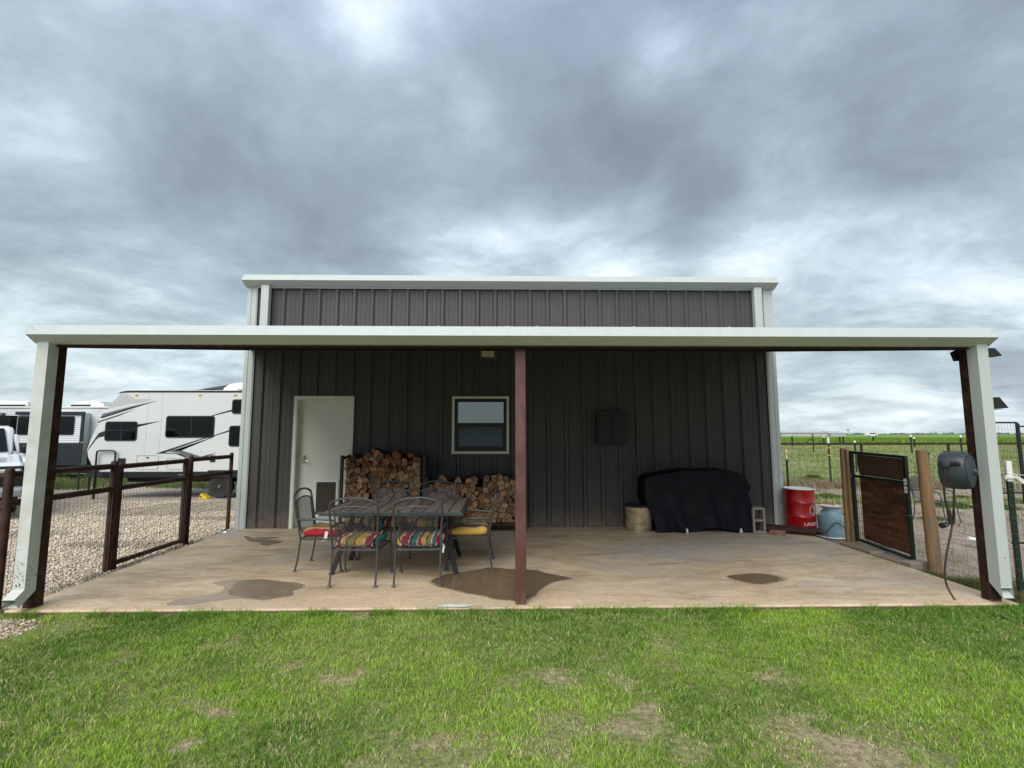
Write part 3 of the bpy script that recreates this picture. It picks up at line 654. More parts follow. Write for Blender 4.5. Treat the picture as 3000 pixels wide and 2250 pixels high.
# mud splashes on the left downspout
m_mud = mat('mud', (.16, .13, .09), rough=.9)
b = MB()
for i in range(60):
    z = .22+abs(random.gauss(0, .18)); s_ = random.uniform(.002, .007)*(1.2-z)
    if z > .9: continue
    if random.random() < .55:
        x = random.uniform(-4.45, -4.365); b.add([(x+s_*math.cos(a)*1.3, -3.8012, z+s_*math.sin(a)) for a in np.linspace(0, 5.5, 6)], [(0, 1, 2, 3, 4, 5)])
    else:
        y = random.uniform(-3.79, -3.70); b.add([(-4.3538, y+s_*math.cos(a)*1.3, z+s_*math.sin(a)) for a in np.linspace(0, 5.5, 6)], [(0, 1, 2, 3, 4, 5)])
b.build('mud_splash', m_mud, can, recalc=False, props={'kind': 'stuff'})

# ------------------------------------------------------------------ solar lights on the right post
def solar(name, label, loc, parts):
    t = thing(name, label, 'light', loc)
    for nm, pr, mm in parts:
        b = MB(); pr(b); b.build(nm, mm, t, bevel=.002)
    return t
solar('solar_light', 'black twin-wing solar light fixed high on the right canopy post', (4.42, -3.55, 2.15), [
    ('solar_panel', lambda b: b.prism([(4.340, 2.362), (4.405, 2.394), (4.43, 2.392), (4.43, 2.278), (4.368, 2.274)], -3.57, -3.53, 'xz'), m_black),
    ('bracket', lambda b: b.box(4.43, 4.58, -3.575, -3.535, 2.31, 2.35), m_blackm),
    ('lamp_head', lambda b: b.prism([(4.58, 2.40), (4.74, 2.40), (4.810, 2.322), (4.58, 2.300)], -3.60, -3.50, 'xz'), m_black)])
solar('solar_light', 'black wedge solar light on outer side of the right post, below the other', (4.5, -3.62, 1.8), [
    ('solar_panel', lambda b: b.prism([(4.48, 1.907), (4.716, 1.907), (4.797, 1.80), (4.48, 1.797)], -3.62, -3.52, 'xz'), m_black),
    ('lens', lambda b: b.box(4.55, 4.75, -3.61, -3.53, 1.787, 1.794), m_grey)])

# ------------------------------------------------------------------ left pipe fence
FX = -4.86
def pipe(b, p, q, r, n=10): b.tube([p, q], r, n)
def domed(b, x, y, z0, z1, r): b.tube([(x, y, z0), (x, y, z1-.03), (x, y, z1-.012), (x, y, z1)], [r, r, r*.8, r*.3], 12)
fen = thing('pipe_fence', 'dark brown welded pipe fence beside the gravel, left of patio', 'fence', (FX, -1.6, gzf(0, -1)))
for y in (-3.52, -2.27, -.83, .27):
    b = MB(); domed(b, FX, y, gzf(0, y)-.05, 1.235, .038 if y < 0 else .03); b.build('post', m_pipe, fen, smooth=True)
for ya, yb in ((-3.52, -2.27), (-.83, .27)):
    for z in (1.165, .895):
        b = MB(); pipe(b, (FX, ya, z), (FX, yb, z), .033); b.build('rail', m_pipe, fen, smooth=True)
for z in (1.15, .895):
    b = MB(); pipe(b, (FX, -3.52, z), (-7.6, -3.50, z), .034); b.build('rail', m_pipe, fen, smooth=True)
b = MB(); domed(b, -7.6, -3.5, -.15, 1.235, .038); b.build('post', m_pipe, fen, smooth=True)
def wiremesh(p, q, z0, z1, dx, dz, r=.0016, jitter=0):
    """p,q xy ends; z0,z1 functions or numbers"""
    b = MB(); p = Vector(p); q = Vector(q); Ln = (q-p).length; n = max(1, int(Ln/dx)); m_ = max(1, int((z1-z0)/dz))
    nrm = Vector((-(q-p).y, (q-p).x)).normalized()
    off = lambda i, j: nrm*(jitter*math.sin(i*1.3+j*.7))
    for i in range(n+1):
        c = p+(q-p)*(i/n); o = off(i, 0)
        b.tube([(c.x+o.x, c.y+o.y, z0), (c.x-o.x, c.y-o.y, z1)], r, 3, cap=False)
    for j in range(m_+1):
        z = z0+(z1-z0)*j/m_; o = off(j, 3)
        k = max(1, int(Ln/.6))
        b.tube([(*(p+(q-p)*(i/k)+off(i*2, j)), z+random.uniform(-jitter, jitter)*.8) for i in range(k+1)], r, 3, cap=False)
    return b
for ya, yb in ((-3.48, -2.31), (-.79, .24)):
    wiremesh((FX+.04, ya), (FX+.04, yb), -.06, .87, .052, .102, .0018, .003).build('wire_mesh', m_wire, fen, recalc=False)
wiremesh((FX, -3.56), (-7.5, -3.54), -.06, .87, .052, .102, .0018, .003).build('wire_mesh', m_wire, fen, recalc=False)
gt = thing('pipe_gate', 'brown pipe gate with wire mesh in the left fence', 'gate', (FX, -1.55, 0))
for y in (-2.17, -.94):
    b = MB(); domed(b, FX, y, -.03 if y > -2 else -.06, 1.205, .032); b.build('stile', m_pipe, gt, smooth=True)
for z in (1.155, .895, .005):
    b = MB(); pipe(b, (FX, -2.17, z), (FX, -.94, z), .031); b.build('rail', m_pipe, gt, smooth=True)
wiremesh((FX+.036, -2.14), (FX+.036, -.96), .0, .88, .052, .102, .0018, .003).build('wire_mesh', m_wire, gt, recalc=False)
for z in (.25, .95):
    b = MB(); b.tube([(FX, -.94, z), (FX, -.83, z)], .014, 6); b.build('hinge', m_pipe, gt)

# ------------------------------------------------------------------ right: wooden posts, gate, wire fence
RX = 4.83
wf = thing('wire_fence', 'stock wire fence along the right edge of the patio, with round wooden posts', 'fence', (RX, -1.5, -.07))
def woodpost(x, y, z1, r0, r1, lean=(0, 0)):
    b = MB(); n = 14; k = 9; vs = []
    pts = [(x+lean[0]*i/k, y+lean[1]*i/k, -.12+(z1+.12)*i/k) for i in range(k+1)]
    b.tube(pts+[(pts[-1][0], pts[-1][1], z1+.006)], [r0+(r1-r0)*i/k+random.uniform(-.002, .002) for i in range(k+1)]+[r1*.85], n)
    return b
woodpost(4.80, -1.24, 1.335, .052, .050, (0, -.01)).build('wooden_post', m_wood, wf, smooth=True)
woodpost(4.86, -2.56, 1.35, .068, .060, (-.03, .02)).build('wooden_post', m_wood, wf, smooth=True)
b = MB(); b.box(4.775, 4.835, -1.34, -1.29, -.05, 1.32); b.build('gate_stop', m_wood, wf, bevel=.004)
def sagmesh(y0, y1, z1a, z1b, dx=.152):
    b = MB(); n = max(2, int(abs(y1-y0)/dx)); zs = [0, .09, .19, .29, .40, .52, .65, .80, .94, 1.1, 1.25]
    X = lambda y, z: RX+.01*math.sin(y*3+z*4)
    for i in range(n+1):
        y = y0+(y1-y0)*i/n; zt = z1a+(z1b-z1a)*i/n
        b.tube([(X(y, z), y+.006*math.sin(z*5+i), -.04+z*(zt+.04)/1.25) for z in (0, .4, .8, 1.25)], .0015, 3, cap=False)
    for z in zs:
        b.tube([(X(y0+(y1-y0)*i/n, z), y0+(y1-y0)*i/n, -.04+z*(z1a+(z1b-z1a)*i/n+.04)/1.25+.006*math.sin(i*1.1+z*9)) for i in range(n+1)], .0016 if z < 1.2 else .0022, 3, cap=False)
    return b
sagmesh(.5, -1.2, 1.31, 1.235).build('wire_mesh', m_wired, wf, recalc=False)
sagmesh(-2.5, -3.5, 1.20, 1.15).build('wire_mesh', m_wired, wf, recalc=False)
sagmesh(-3.5, -5.6, 1.15, 1.12, .10).build('wire_mesh', m_wire, wf, recalc=False)
for z in (1.06, 1.14): 
    b = MB(); b.tube([(RX+.05, -2.9, z), (RX+.05, -3.5, z+.01), (RX+.05, -5.6, z-.03)], .004, 4); b.build('electric_tape', m_offw, wf)

def tpost(x, y, ztop, white=.18, r=1.0, ins=(), label='', green=m_tpost, facing=0, yel=True, grp=None):
    t = thing('t_post', label, 'fence post', (x, y, gzf(x, y)), facing, grp)
    z0 = -.1; zt = ztop-gzf(x, y); b = MB(); w = .018*r
    def T(za, zb):
        b.add([], [])
        for (xa, xb, ya, yb) in ((-w, w, -.003*r, .003*r), (-.003*r, .003*r, .003*r, .03*r)): b.box(xa, xb, ya, yb, za, zb)
    T(z0, zt-white)
    for k in range(int((zt-white)/.055)): b.box(-.006*r, .006*r, -.009*r, -.003*r, .05+k*.055, .065+k*.055)
    b.build('steel_post', green, t, world=False)
    b = MB(); T2 = b
    for (xa, xb, ya, yb) in ((-w*1.1, w*1.1, -.004*r, .004*r), (-.004*r, .004*r, .004*r, .031*r)): b.box(xa, xb, ya, yb, zt-white, zt)
    b.build('white_top', m_wcap, t, world=False)
    for z in ins:
        b = MB(); zz_ = z-gzf(x, y); b.box(-.03*r, .03*r, -.014*r, .012*r, zz_-.012, zz_+.012); b.box(.03*r, .055*r, -.008*r, .004*r, zz_-.022, zz_-.004); b.box(-.04*r, -.03*r, -.008*r, .004*r, zz_-.02, zz_+.02)
        b.build('insulator', m_yel if yel else m_offw, t, world=False)
    return t
tpost(4.86, .30, 1.275, .18, 1, (1.2,), 'black T-post with white top right beside the building corner')
tpost(4.86, -3.50, 1.28, .20, 1.35, (1.12,), 'dark green T-post with peeling white top next to the right canopy post', yel=False)
b = MB(); b.bar((4.89, -3.50, 1.15), (5.35, -3.9, .55), .03, .03); o = b.build('fence_brace', m_offw); tag(o, 'white painted diagonal brace leaning against near right T-post', 'brace')

gate = thing('garden_gate', 'green tube gate backed with red-brown plywood between wooden posts', 'gate', (4.82, -1.8, 0))
GX = 4.82; ya, yb = -1.375, -2.30
for y, zb, zt_ in ((ya, .045, 1.305), (yb, -.01, 1.275)):
    b = MB(); b.box(GX-.02, GX+.02, y-.02, y+.02, zb, zt_); b.build('stile', m_greenp, gate, bevel=.004)
for za, zb in ((1.285, 1.26), (.955, .945), (.075, .035)):
    b = MB(); b.bar((GX, ya-.02, za), (GX, yb+.02, zb), .036, .036); b.build('rail', m_greenp, gate)
b = MB(); b.prism([(ya-.10, .10), (yb+.025, .07), (yb+.025, .925), (ya-.10, .935)], GX+.024, GX+.034, 'yz'); b.build('plywood_panel', m_ply, gate)
b = MB(); b.prism([(ya-.10, .975), (yb+.025, .965), (yb+.025, 1.235), (ya-.07, 1.26), (ya-.07, 1.1)], GX+.024, GX+.032, 'yz'); b.build('top_board', m_ply2, gate)
b = MB()
for i in range(19):
    y = ya-.02+(yb-ya+.04)*i/18; b.tube([(GX-.005, y, .07), (GX-.005, y, .94)], .0032, 3, cap=False)
for i in range(10):
    z = .09+.085*i; b.tube([(GX-.007, ya-.02, z), (GX-.007, yb+.02, z)], .0032, 3, cap=False)
b.build('wire_mesh', m_black, gate, recalc=False)
for z, h in ((.92, .085), (.82, .095)):
    b = MB(); b.box(GX-.024, GX-.0205, yb-.019, yb+.019, z, z+h-.01); b.build('sticker', m_offw, gate)
b = MB()
for z, h in ((.94, .085), (.845, .06)):
    for k in range(3): b.box(GX-.0252, GX-.0243, yb-.012, yb+.010-.004*k, z+.012*k, z+.012*k+.005)
b.build('sticker_print', m_char, gate)
for z in (.955, .30):
    b = MB(); b.tube([(GX-.02, ya, z-.01), (GX-.01, ya+.05, z), (GX, ya+.1, z+.005)], .009, 6); b.tube([(GX-.03, ya, z-.03), (GX-.03, ya, z+.03)], .008, 6); b.build('hinge', m_wire, gate)
b = MB(); b.tube([(GX-.02, yb, .55), (GX+.0, yb-.06, .56), (GX+.02, yb-.1, .55)], .007, 6); b.build('latch', m_chrome, gate)
def slabstone(name, label, pts, z0, z1, m, grp=None):
    b = MB(); b.prism(pts, z0, z1, 'xy'); return tag(b.build(name, m, bevel=.012), label, 'paving stone', grp)
slabstone('kerb_block', 'flat grey stone under the hinge side of the garden gate', [(4.60, -1.30), (4.95, -1.28), (4.96, -1.86), (4.62, -1.88)], -.09, .022, m_stone)
slabstone('kerb_block', 'long low stone under the latch side of the garden gate', [(4.62, -1.892), (4.93, -1.875), (4.95, -2.28), (4.63, -2.32)], -.09, .005, m_stone)
slabstone('kerb_block', 'short stone block nearest the second wooden post', [(4.63, -2.335), (4.93, -2.295), (4.93, -2.44), (4.64, -2.47)], -.09, .03, m_stone)

# ------------------------------------------------------------------ hose reel
reel = thing('hose_reel', 'slate grey wall-mounted hose reel hanging on the right canopy post', 'hose reel', (4.20, -3.635, 1.195), R(33))
RY = .10
def reelshell():
    b = MB(); n = 36; k = 7; rings = []
    for i in range(k):
        f = i/(k-1); y = -RY+2*RY*f; s_ = 1-.08*abs(2*f-1)**3
        ring = []
        for j in range(n):
            a = 2*math.pi*j/n; x = math.cos(a); z = math.sin(a)
            r = .178
            q = max(abs(x), abs(z))
            rr = r*(1+.12*max(0, z)*(1 if x < 0 else .55)*abs(x)*2.0)
            ring.append((x*rr*s_-.0, y, z*rr*s_*.985))
        rings += ring
    b.add(rings, [(i*n+j, i*n+(j+1) % n, (i+1)*n+(j+1) % n, (i+1)*n+j) for i in range(k-1) for j in range(n)]+[tuple(range(n)), tuple((k-1)*n+j for j in range(n))[::-1]])
    return b
reelshell().build('shell', m_reel, reel, smooth=True, bevel=.008, world=False)
b = MB(); b.lathe([(.150, -RY-.012), (.150, -RY+.0), ], (0, 0, 0), 36, axis='y'); b.lathe([(.02, -RY-.028), (.10, -RY-.024), (.135, -RY-.012), (.137, -RY-.005)], (0, 0, 0), 36, axis='y')
b.build('side_disc', m_reel, reel, smooth=True, world=False, bevel=.002)
b = MB(); b.lathe([(.0, -RY-.05), (.028, -RY-.048), (.032, -RY-.03), (.032, -RY-.02)], (0, 0, 0), 18, axis='y'); b.build('hub', m_reel, reel, smooth=True, world=False)
b = MB(); b.bar((.0, -RY-.028, .03), (.02, -RY-.028, .11), .012, .01); b.bar((-.09, -RY-.024, .03), (-.03, -RY-.026, .05), .008, .01); b.build('raised_rib', m_reel, reel, world=False)
b = MB()
for x in (-.10, 0, .08): b.box(x-.03, x+.03, -.085, .085, .176-abs(x)*.35, .186-abs(x)*.35)
b.build('top_rib', m_reel, reel, world=False, bevel=.004)
b = MB(); b.box(-.196, -.165, -.075, .075, .055, .095); b.build('outlet_slot', m_black, reel, world=False, bevel=.01)
b = MB(); b.lathe([(.0, -.235), (.026, -.232), (.034, -.215), (.028, -.19)], (0, .02, .07), 16, axis='x'); b.build('hose_stopper', m_reel, reel, smooth=True, world=False)
b = MB(); b.box(.12, .19, -.03, .03, -.13, .13); b.box(.17, .20, -.045, .045, -.16, .16); b.build('bracket', m_blackm, reel, world=False)
hs = thing('garden_hose', 'brown garden hose looping down from the reel to the slab', 'hose', (4.15, -3.55, 0))
b = MB(); b.tube(crom([at(2768, 1372, y=-3.72), at(2768, 1400, y=-3.72), at(2766, 1440, y=-3.70), at(2772, 1478, y=-3.68), at(2778, 1496, y=-3.67)], 6), .0085, 8); b.build('upper_run', m_hose, hs, smooth=True)
b = MB(); b.tube(crom([at(2794, 1425, y=-3.66), at(2795, 1460, y=-3.66), at(2792, 1520, y=-3.66), at(2786, 1560, y=-3.68), at(2774, 1620, y=-3.70), at(2768, 1680, y=-3.72), at(2776, 1720, y=-3.74), at(2798, 1758, y=-3.80)], 8), .0085, 8); b.build('lower_run', m_hose, hs, smooth=True)
nz = thing('hose_nozzle', 'black and white spray nozzle clipped on the brown hose', 'nozzle', at(2785, 1520, y=-3.68))
b = MB(); b.tube([at(2779, 1492, y=-3.67), at(2780, 1500, y=-3.67), at(2784, 1528, y=-3.67), at(2786, 1534, y=-3.67)], [.014, .018, .017, .012], 10); b.build('grip', m_blackm, nz, smooth=True)
b = MB(); b.tube([at(2794, 1492, y=-3.67), at(2796, 1510, y=-3.67), at(2794, 1534, y=-3.67)], .009, 6); b.build('lever', m_black, nz, smooth=True)
b = MB(); b.tube([at(2790, 1531, y=-3.67), at(2776, 1535, y=-3.69)], [.011, .013], 10); b.build('barrel', m_black, nz, smooth=True)
b = MB(); b.tube([at(2778, 1534, y=-3.685), at(2770, 1536, y=-3.70), at(2762, 1539, y=-3.715)], [.012, .027, .030], 14); b.build('spray_head', m_chrome, nz, smooth=True)
b = MB(); b.tube([at(2764, 1538.5, y=-3.712), at(2759, 1540, y=-3.72)], [.027, .026], 14); b.build('spray_face', m_black, nz, smooth=True)
o = MB(); o.tube(crom([(4.10, -3.84, -.045), (4.12, -3.93, -.03), (4.14, -4.0, -.025), (4.15, -4.09, -.03), (4.30, -4.12, -.03), (4.42, -4.11, -.045)], 6), .009, 8)
tag(o.build('hose_end', m_hoseg, smooth=True), 'dark green hose lying in the grass in front of right post', 'hose')

# ------------------------------------------------------------------ drum, milk can, pipes, brick, block
DC = (4.715, -.245); DR = .222
drum = thing('steel_drum', 'red steel drum with white lettering at the right building corner', 'drum', (DC[0], DC[1], -.02))
prof = [(DR, .0), (DR+.004, .005), (DR, .012)]
for z in (.235, .46): prof += [(DR, z-.012), (DR+.007, z), (DR, z+.012)]
prof += [(DR, .66), (DR+.006, .668), (DR+.004, .676), (DR-.012, .672), (DR-.014, .655), (0.001, .650)]
b = MB(); b.lathe(prof, (0, 0, 0), 48); b.build('drum_body', m_drum, drum, smooth=True, world=False)
b = MB(); b.lathe([(DR-.001, .664), (DR+.0075, .668), (DR+.005, .680), (DR-.010, .679), (DR-.014, .668)], (0, 0, 0), 48); b.build('rim', m_offw, drum, smooth=True, world=False)
b = MB(); b.lathe([(0, .6525), (DR-.016, .6525), (DR-.016, .654), (0, .654)], (0, 0, 0), 32); b.build('lid', mat('pale_lid', (.5, .47, .45), (.4, .35, .33), rough=.5, ns=8), drum, world=False)
def text_on_cyl(txt, size, r, z, ang, parent, m, name, font_sx=1.0, bold=.012):
    cu = bpy.data.curves.new(name, 'FONT'); cu.body = txt; cu.size = size; cu.align_x = 'LEFT'; cu.offset = bold*size; cu.resolution_u = 3
    to = bpy.data.objects.new(name, cu); COL.objects.link(to); dg = bpy.context.evaluated_depsgraph_get(); dg.update()
    me = bpy.data.meshes.new_from_object(to.evaluated_get(dg)); COL.objects.unlink(to); bpy.data.objects.remove(to)
    import bmesh
    bm = bmesh.new(); bm.from_mesh(me); bmesh.ops.triangulate(bm, faces=bm.faces)
    bmesh.ops.subdivide_edges(bm, edges=[e_ for e_ in bm.edges if e_.calc_length() > size*.25], cuts=2)
    for v_ in bm.verts:
        a = ang+v_.co.x*font_sx/r; h = z+v_.co.y; v_.co = Vector((r*math.cos(a), r*math.sin(a), h))
    bm.to_mesh(me); bm.free(); me.materials.clear(); me.materials.append(m)
    o = bpy.data.objects.new(name, me); COL.objects.link(o); o.parent = parent; return o
# camera-facing side of the drum is roughly direction (-.52,-.85)
FA = math.atan2(CAM.y-DC[1], CAM.x-DC[0])
text_on_cyl('LAGER', .070, DR+.0015, .112, FA+.20, drum, m_offw, 'lettering', 1.15)
text_on_cyl('3', .155, DR+.0030, .293, FA+.86, drum, m_offw, 'emblem_glyph', 1.1)
def ring_on_cyl(rad0, rad1, ca, cz, rr, m, name):
    b = MB(); n = 40; vs = []
    for i in range(n):
        t = 2*math.pi*i/n
        for q in (rad0, rad1): a = ca+q*math.cos(t)/DR; vs.append((rr*math.cos(a), rr*math.sin(a), cz+q*math.sin(t)))
    b.add(vs, [(2*i, 2*i+1, (2*i+3) % (2*n), (2*i+2) % (2*n)) for i in range(n)]); b.build(name, m, drum, world=False, recalc=False)
ring_on_cyl(.078, .086, FA+1.02, .348, DR+.003, m_offw, 'emblem_ring')
ring_on_cyl(.002, .077, FA+1.02, .348, DR+.0016, mat('dark_red_print', (.20, .004, .012), rough=.4), 'emblem_disc')
can_ = thing('milk_can', 'pale blue milk can with white rim beside the red drum', 'milk can', (5.05, -.50, -.075))
b = MB(); b.lathe([(.17, 0), (.182, .02), (.185, .12), (.188, .24), (.178, .32), (.150, .375), (.120, .405), (.112, .44), (.128, .465)], (0, 0, 0), 40); b.build('can_body', m_bluec, can_, smooth=True, world=False)
b = MB(); b.lathe([(.126, .462), (.153, .482), (.155, .488), (.145, .492), (.120, .482), (.0, .478)], (0, 0, 0), 40); b.build('lid', m_offw, can_, smooth=True, world=False)
b = MB(); b.lathe([(.184, .0), (.198, .002), (.199, .007), (.185, .02)], (0, 0, 0), 40); b.build('foot_ring', m_offw, can_, smooth=True, world=False)
for s in (-1, 1):
    b = MB(); b.tube(crom([(s*.10, 0, .43), (s*.155, 0, .44), (s*.185, 0, .40), (s*.168, 0, .335)], 5), .008, 8); b.build('handle', m_offw if s < 0 else mat('rust_white', (.6, .42, .36), (.3, .12, .06), ns=20), can_, smooth=True, world=False)
p0 = (DC[0]+.18, DC[1]-.14, .44)
b = MB(); b.tube(crom([p0, (5.0, -.42, .425), (5.12, -.45, .418), (5.2, -.5, .39), (5.24, -.52, .36)], 6), .007, 6); tag(b.build('red_cord', mat('red_cord', (.42, .05, .04), rough=.5), smooth=True), 'thin red cord running from the drum over the milk can', 'cord')
b = MB(); b.tube(crom([(4.78, -.62, -.02), (4.86, -.68, .05), (4.95, -.70, .16), (5.02, -.70, .175), (5.09, -.72, .12), (5.12, -.76, .0), (5.15, -.86, -.055), (5.2, -1.1, -.06), (5.6, -1.3, -.062)], 6), .006, 6)
tag(b.build('black_cable', m_hose, smooth=True), 'thin black cable arching in front of the milk can', 'cable')
for i, (a, c, r, lab) in enumerate((((3.93, -.40, .055), (4.60, -.80, .052), .050, 'dark brown steel pipe lying on the slab by the drum, front one'), ((3.99, -.27, .055), (4.74, -.70, .045), .048, 'dark brown steel pipe lying on the slab by the drum, rear one'))):
    a = Vector(a); c = Vector(c); d = (c-a).normalized(); b = MB()
    n = 16; b.tube([a, c], r, n, cap=False); b.tube([a, c], r-.006, n, cap=False)
    tag(b.build('steel_pipe', m_pipe, smooth=True, recalc=False), lab, 'pipe')
b = MB(); b.bar((3.985, -.62, .032), (4.165, -.74, .032), .09, .062); tag(b.build('brick', m_brick, bevel=.006), 'worn red brick in front of the brown pipes', 'brick')
blk = MB(); A = math.atan2(0, 1)
def cblock():
    b = MB(); w, d, h = .19, .19, .39; t = .032
    # two cores run front to back, block stands on its end
    b.box(0, t, 0, d, 0, h); b.box(w-t, w, 0, d, 0, h); b.box(t, w-t, 0, d, 0, t); b.box(t, w-t, 0, d, h-t, h); b.box(t, w-t, 0, d, h/2-t/2, h/2+t/2)
    return b
o = cblock().build('cinder_block', m_block, bevel=.004); o.location = (3.752, -.59, .001); o.rotation_euler = (0, 0, R(-4)); tag(o, 'grey two-hole cinder block standing on end beside the covered grill', 'cinder block')

# ------------------------------------------------------------------ fire pit + covered grill
fp = thing('fire_pit', 'round stainless steel fire pit partly under the black grill cover', 'fire pit', (2.02, -.33, 0))
b = MB(); b.lathe([(.205, .105), (.208, .11), (.208, .385), (.204, .39)], (0, 0, 0), 48); b.lathe([(.19, .385), (.19, .2)], (0, 0, 0), 48); b.build('drum_wall', m_steel, fp, smooth=True, world=False)
b = MB(); b.lathe([(.208, .385), (.213, .39), (.213, .41), (.20, .418), (.17, .418), (.165, .40)], (0, 0, 0), 48); b.build('rim', m_blackm, fp, smooth=True, world=False)
b = MB(); b.lathe([(.200, .0), (.207, .006), (.207, .105)], (0, 0, 0), 48); b.build('base_ring', m_steel, fp, smooth=True, world=False)
b = MB()
for row, (z, r) in enumerate(((.028, .0105), (.056, .0105), (.084, .006))):
    for k in range(44):
        a = 2*math.pi*(k+.5*(row % 2))/44; R_ = .2078
        ca, sa = math.cos(a), math.sin(a); t = Vector((-sa, ca, 0))
        b.add([Vector((R_*ca, R_*sa, z))+t*(r*math.cos(q))+Vector((0, 0, r*math.sin(q))) for q in np.linspace(0, 5.24, 6)], [(0, 1, 2, 3, 4, 5)])
b.build('vent_hole', m_blackm, fp, world=False, recalc=False, props={'kind': 'stuff'})
gr = thing('covered_grill', 'large barbecue cart under a black navy cloth cover against the wall', 'grill', (3.0, -.32, 0))
def cover():
    b = MB(); nx, ns = 60, 44
    top = [(2.07, .80), (2.12, .86), (2.32, .905), (2.72, .962), (3.0, .955), (3.28, .968), (3.5, .93), (3.64, .90), (3.70, .84), (3.76, .74), (3.79, .66)]
    def zt(x):
        for (a, za), (c, zc) in zip(top, top[1:]):
            if a <= x <= c: return za+(zc-za)*(x-a)/(c-a)
        return top[0][1] if x < top[0][0] else top[-1][1]
    for i in range(nx+1):
        u = i/nx; xt = 2.08+(3.74-2.08)*u; z1 = zt(xt)
        # bottom runs wider at right, narrower at left where it clears the fire pit
        for j in range(ns+1):
            v = j/ns   # 0 = front hem, 1 = back hem
            if v < .36: w = v/.36; z = z1*w-.02*0; y = -.55+.02*w; lw = 1-w
            elif v < .64: w = (v-.36)/.28; y = -.53+.44*w; z = z1+.03*math.sin(math.pi*w); lw = 0
            else: w = (v-.64)/.36; y = -.09+.0*w; z = z1*(1-w); lw = w
            hem = .012+.055*math.exp(-((xt-3.02)/.30)**2)+.02*math.sin(xt*9)*.3+.012
            if v < .36 : z = hem+(z1-hem)*w
            elif v > .64: z = z1+(hem-z1)*w
            xb = 2.235+(3.86-2.235)*u
            h = max(0, min(1, 1-z/.62)); h = h*h*(3-2*h)
            x = xt*(1-h)+xb*h
            # folds
            fold = .045*(abs(math.sin(x*7+1.2*math.sin(z*4)))-.5)*lw+.022*math.sin(x*23+z*6)*lw+.012*math.sin(x*9+z*19)*(1-lw)
            y += (fold-.012*lw) if v < .5 else -fold*.3
            x += .012*math.sin(z*9+u*5)*(1 if u in (0, 1) else .4)
            if u > .97: x += .05*math.exp(-((z-.70)/.05)**2)
            b.v.append((x, y, z))
    for i in range(nx):
        for j in range(ns): a = i*(ns+1)+j; b.f.append((a, a+1, a+ns+2, a+ns+1)); b.m.append(0)
    b.f.append(tuple(range(ns+1))[::-1]); b.m.append(0); b.f.append(tuple(nx*(ns+1)+j for j in range(ns+1))); b.m.append(0)
    return b
cv = cover().build('cloth_cover', m_cover, gr, smooth=True)
for x in (2.70, 3.55):
    b = MB(); b.tube([(x-.012, -.585, .035), (x+.012, -.585, .035)], .034, 16); c_ = b.build('caster', m_wcap, gr, smooth=True)
    b = MB(); b.box(x-.016, x+.016, -.60, -.57, .055, .085); b.build('caster_fork', m_chrome, c_)
b = MB(); b.box(2.78, 3.30, -.50, -.20, .095, .11); b.build('grill_shelf', m_chrome, gr)

# ------------------------------------------------------------------ small things on the slab
bw = MB(); bw.lathe([(.075, 0), (.098, .003), (.080, .058), (.086, .062), (.078, .062), (.066, .012), (0.0005, .010)], (0, 0, 0), 32)
o = bw.build('pet_bowl', mat('bowl_steel', (.55, .55, .53), rough=.25, metal=1), smooth=True); o.location = (-4.66, -.10, -.068); tag(o, 'stainless steel pet bowl at the left building corner', 'bowl')
b = MB(); b.prism([(-.76, -3.735), (-.50, -3.745), (-.44, -3.71), (-.55, -3.685), (-.72, -3.69)], .001, .016, 'xy'); tag(b.build('stone_fragment', mat('white_stone', (.62, .64, .60), (.5, .5, .46), rough=.7, ns=9), bevel=.008), 'flat white stone fragment on slab edge left of centre post', 'stone')

# ------------------------------------------------------------------ dining set
tb = thing('patio_table', 'slatted rectangular outdoor dining table with splayed dark legs', 'table', (-1.37, -2.45, 0))
TX0, TX1, TY0, TY1, TZ = -2.13, -.60, -2.98, -1.98, .715
n = 11; w_ = (TX1-TX0-.04)/n; sme = None
for i in range(n):
    xa = TX0+.02+i*w_; b = MB(); b.box(-w_/2+.008, w_/2-.008, TY0+.015-TY0, TY1-.015-TY0, -.018, 0)
    if sme is None:
        s0 = b.build('slat', m_tabl, tb, bevel=.003, world=False); sme = s0.data; o = s0
    else:
        o = s0.copy(); COL.objects.link(o); o.parent = tb
    o.location = (xa+w_/2+1.37, TY0+2.45, TZ+random.uniform(-.001, .001))
b = MB(); b.box(TX0, TX1, TY0, TY0+.016, TZ-.035, TZ+.002); b.box(TX0, TX1, TY1-.016, TY1, TZ-.035, TZ+.002); b.box(TX0, TX0+.016, TY0+.016, TY1-.016, TZ-.035, TZ+.002); b.box(TX1-.016, TX1, TY0+.016, TY1-.016, TZ-.035, TZ+.002)
b.box(TX0+.25, TX0+.30, TY0+.016, TY1-.016, TZ-.055, TZ-.019); b.box(TX1-.30, TX1-.25, TY0+.016, TY1-.016, TZ-.055, TZ-.019); b.build('table_frame', m_chair, tb, bevel=.002)
for (fx, fy, tx, ty) in ((-2.07, -2.69, -1.86, -2.60), (-.69, -2.67, -.87, -2.60), (-.72, -1.93+.02, -.87, -2.1), (-2.05, -2.07, -1.86, -2.15)):
    b = MB(); b.bar((fx, fy, .0), (tx, ty, .66), .05, .028, up=(0, 1, 0)); lg = b.build('leg', m_black, tb, bevel=.004)
    b = MB(); b.lathe([(.024, .0), (.026, .012), (.018, .03)], (fx, fy, 0), 12); b.build('foot', m_rubber, lg)
b = MB(); b.box(-1.88, -.85, -2.37, -2.33, .60, .64); b.build('crossbar', m_black, tb)

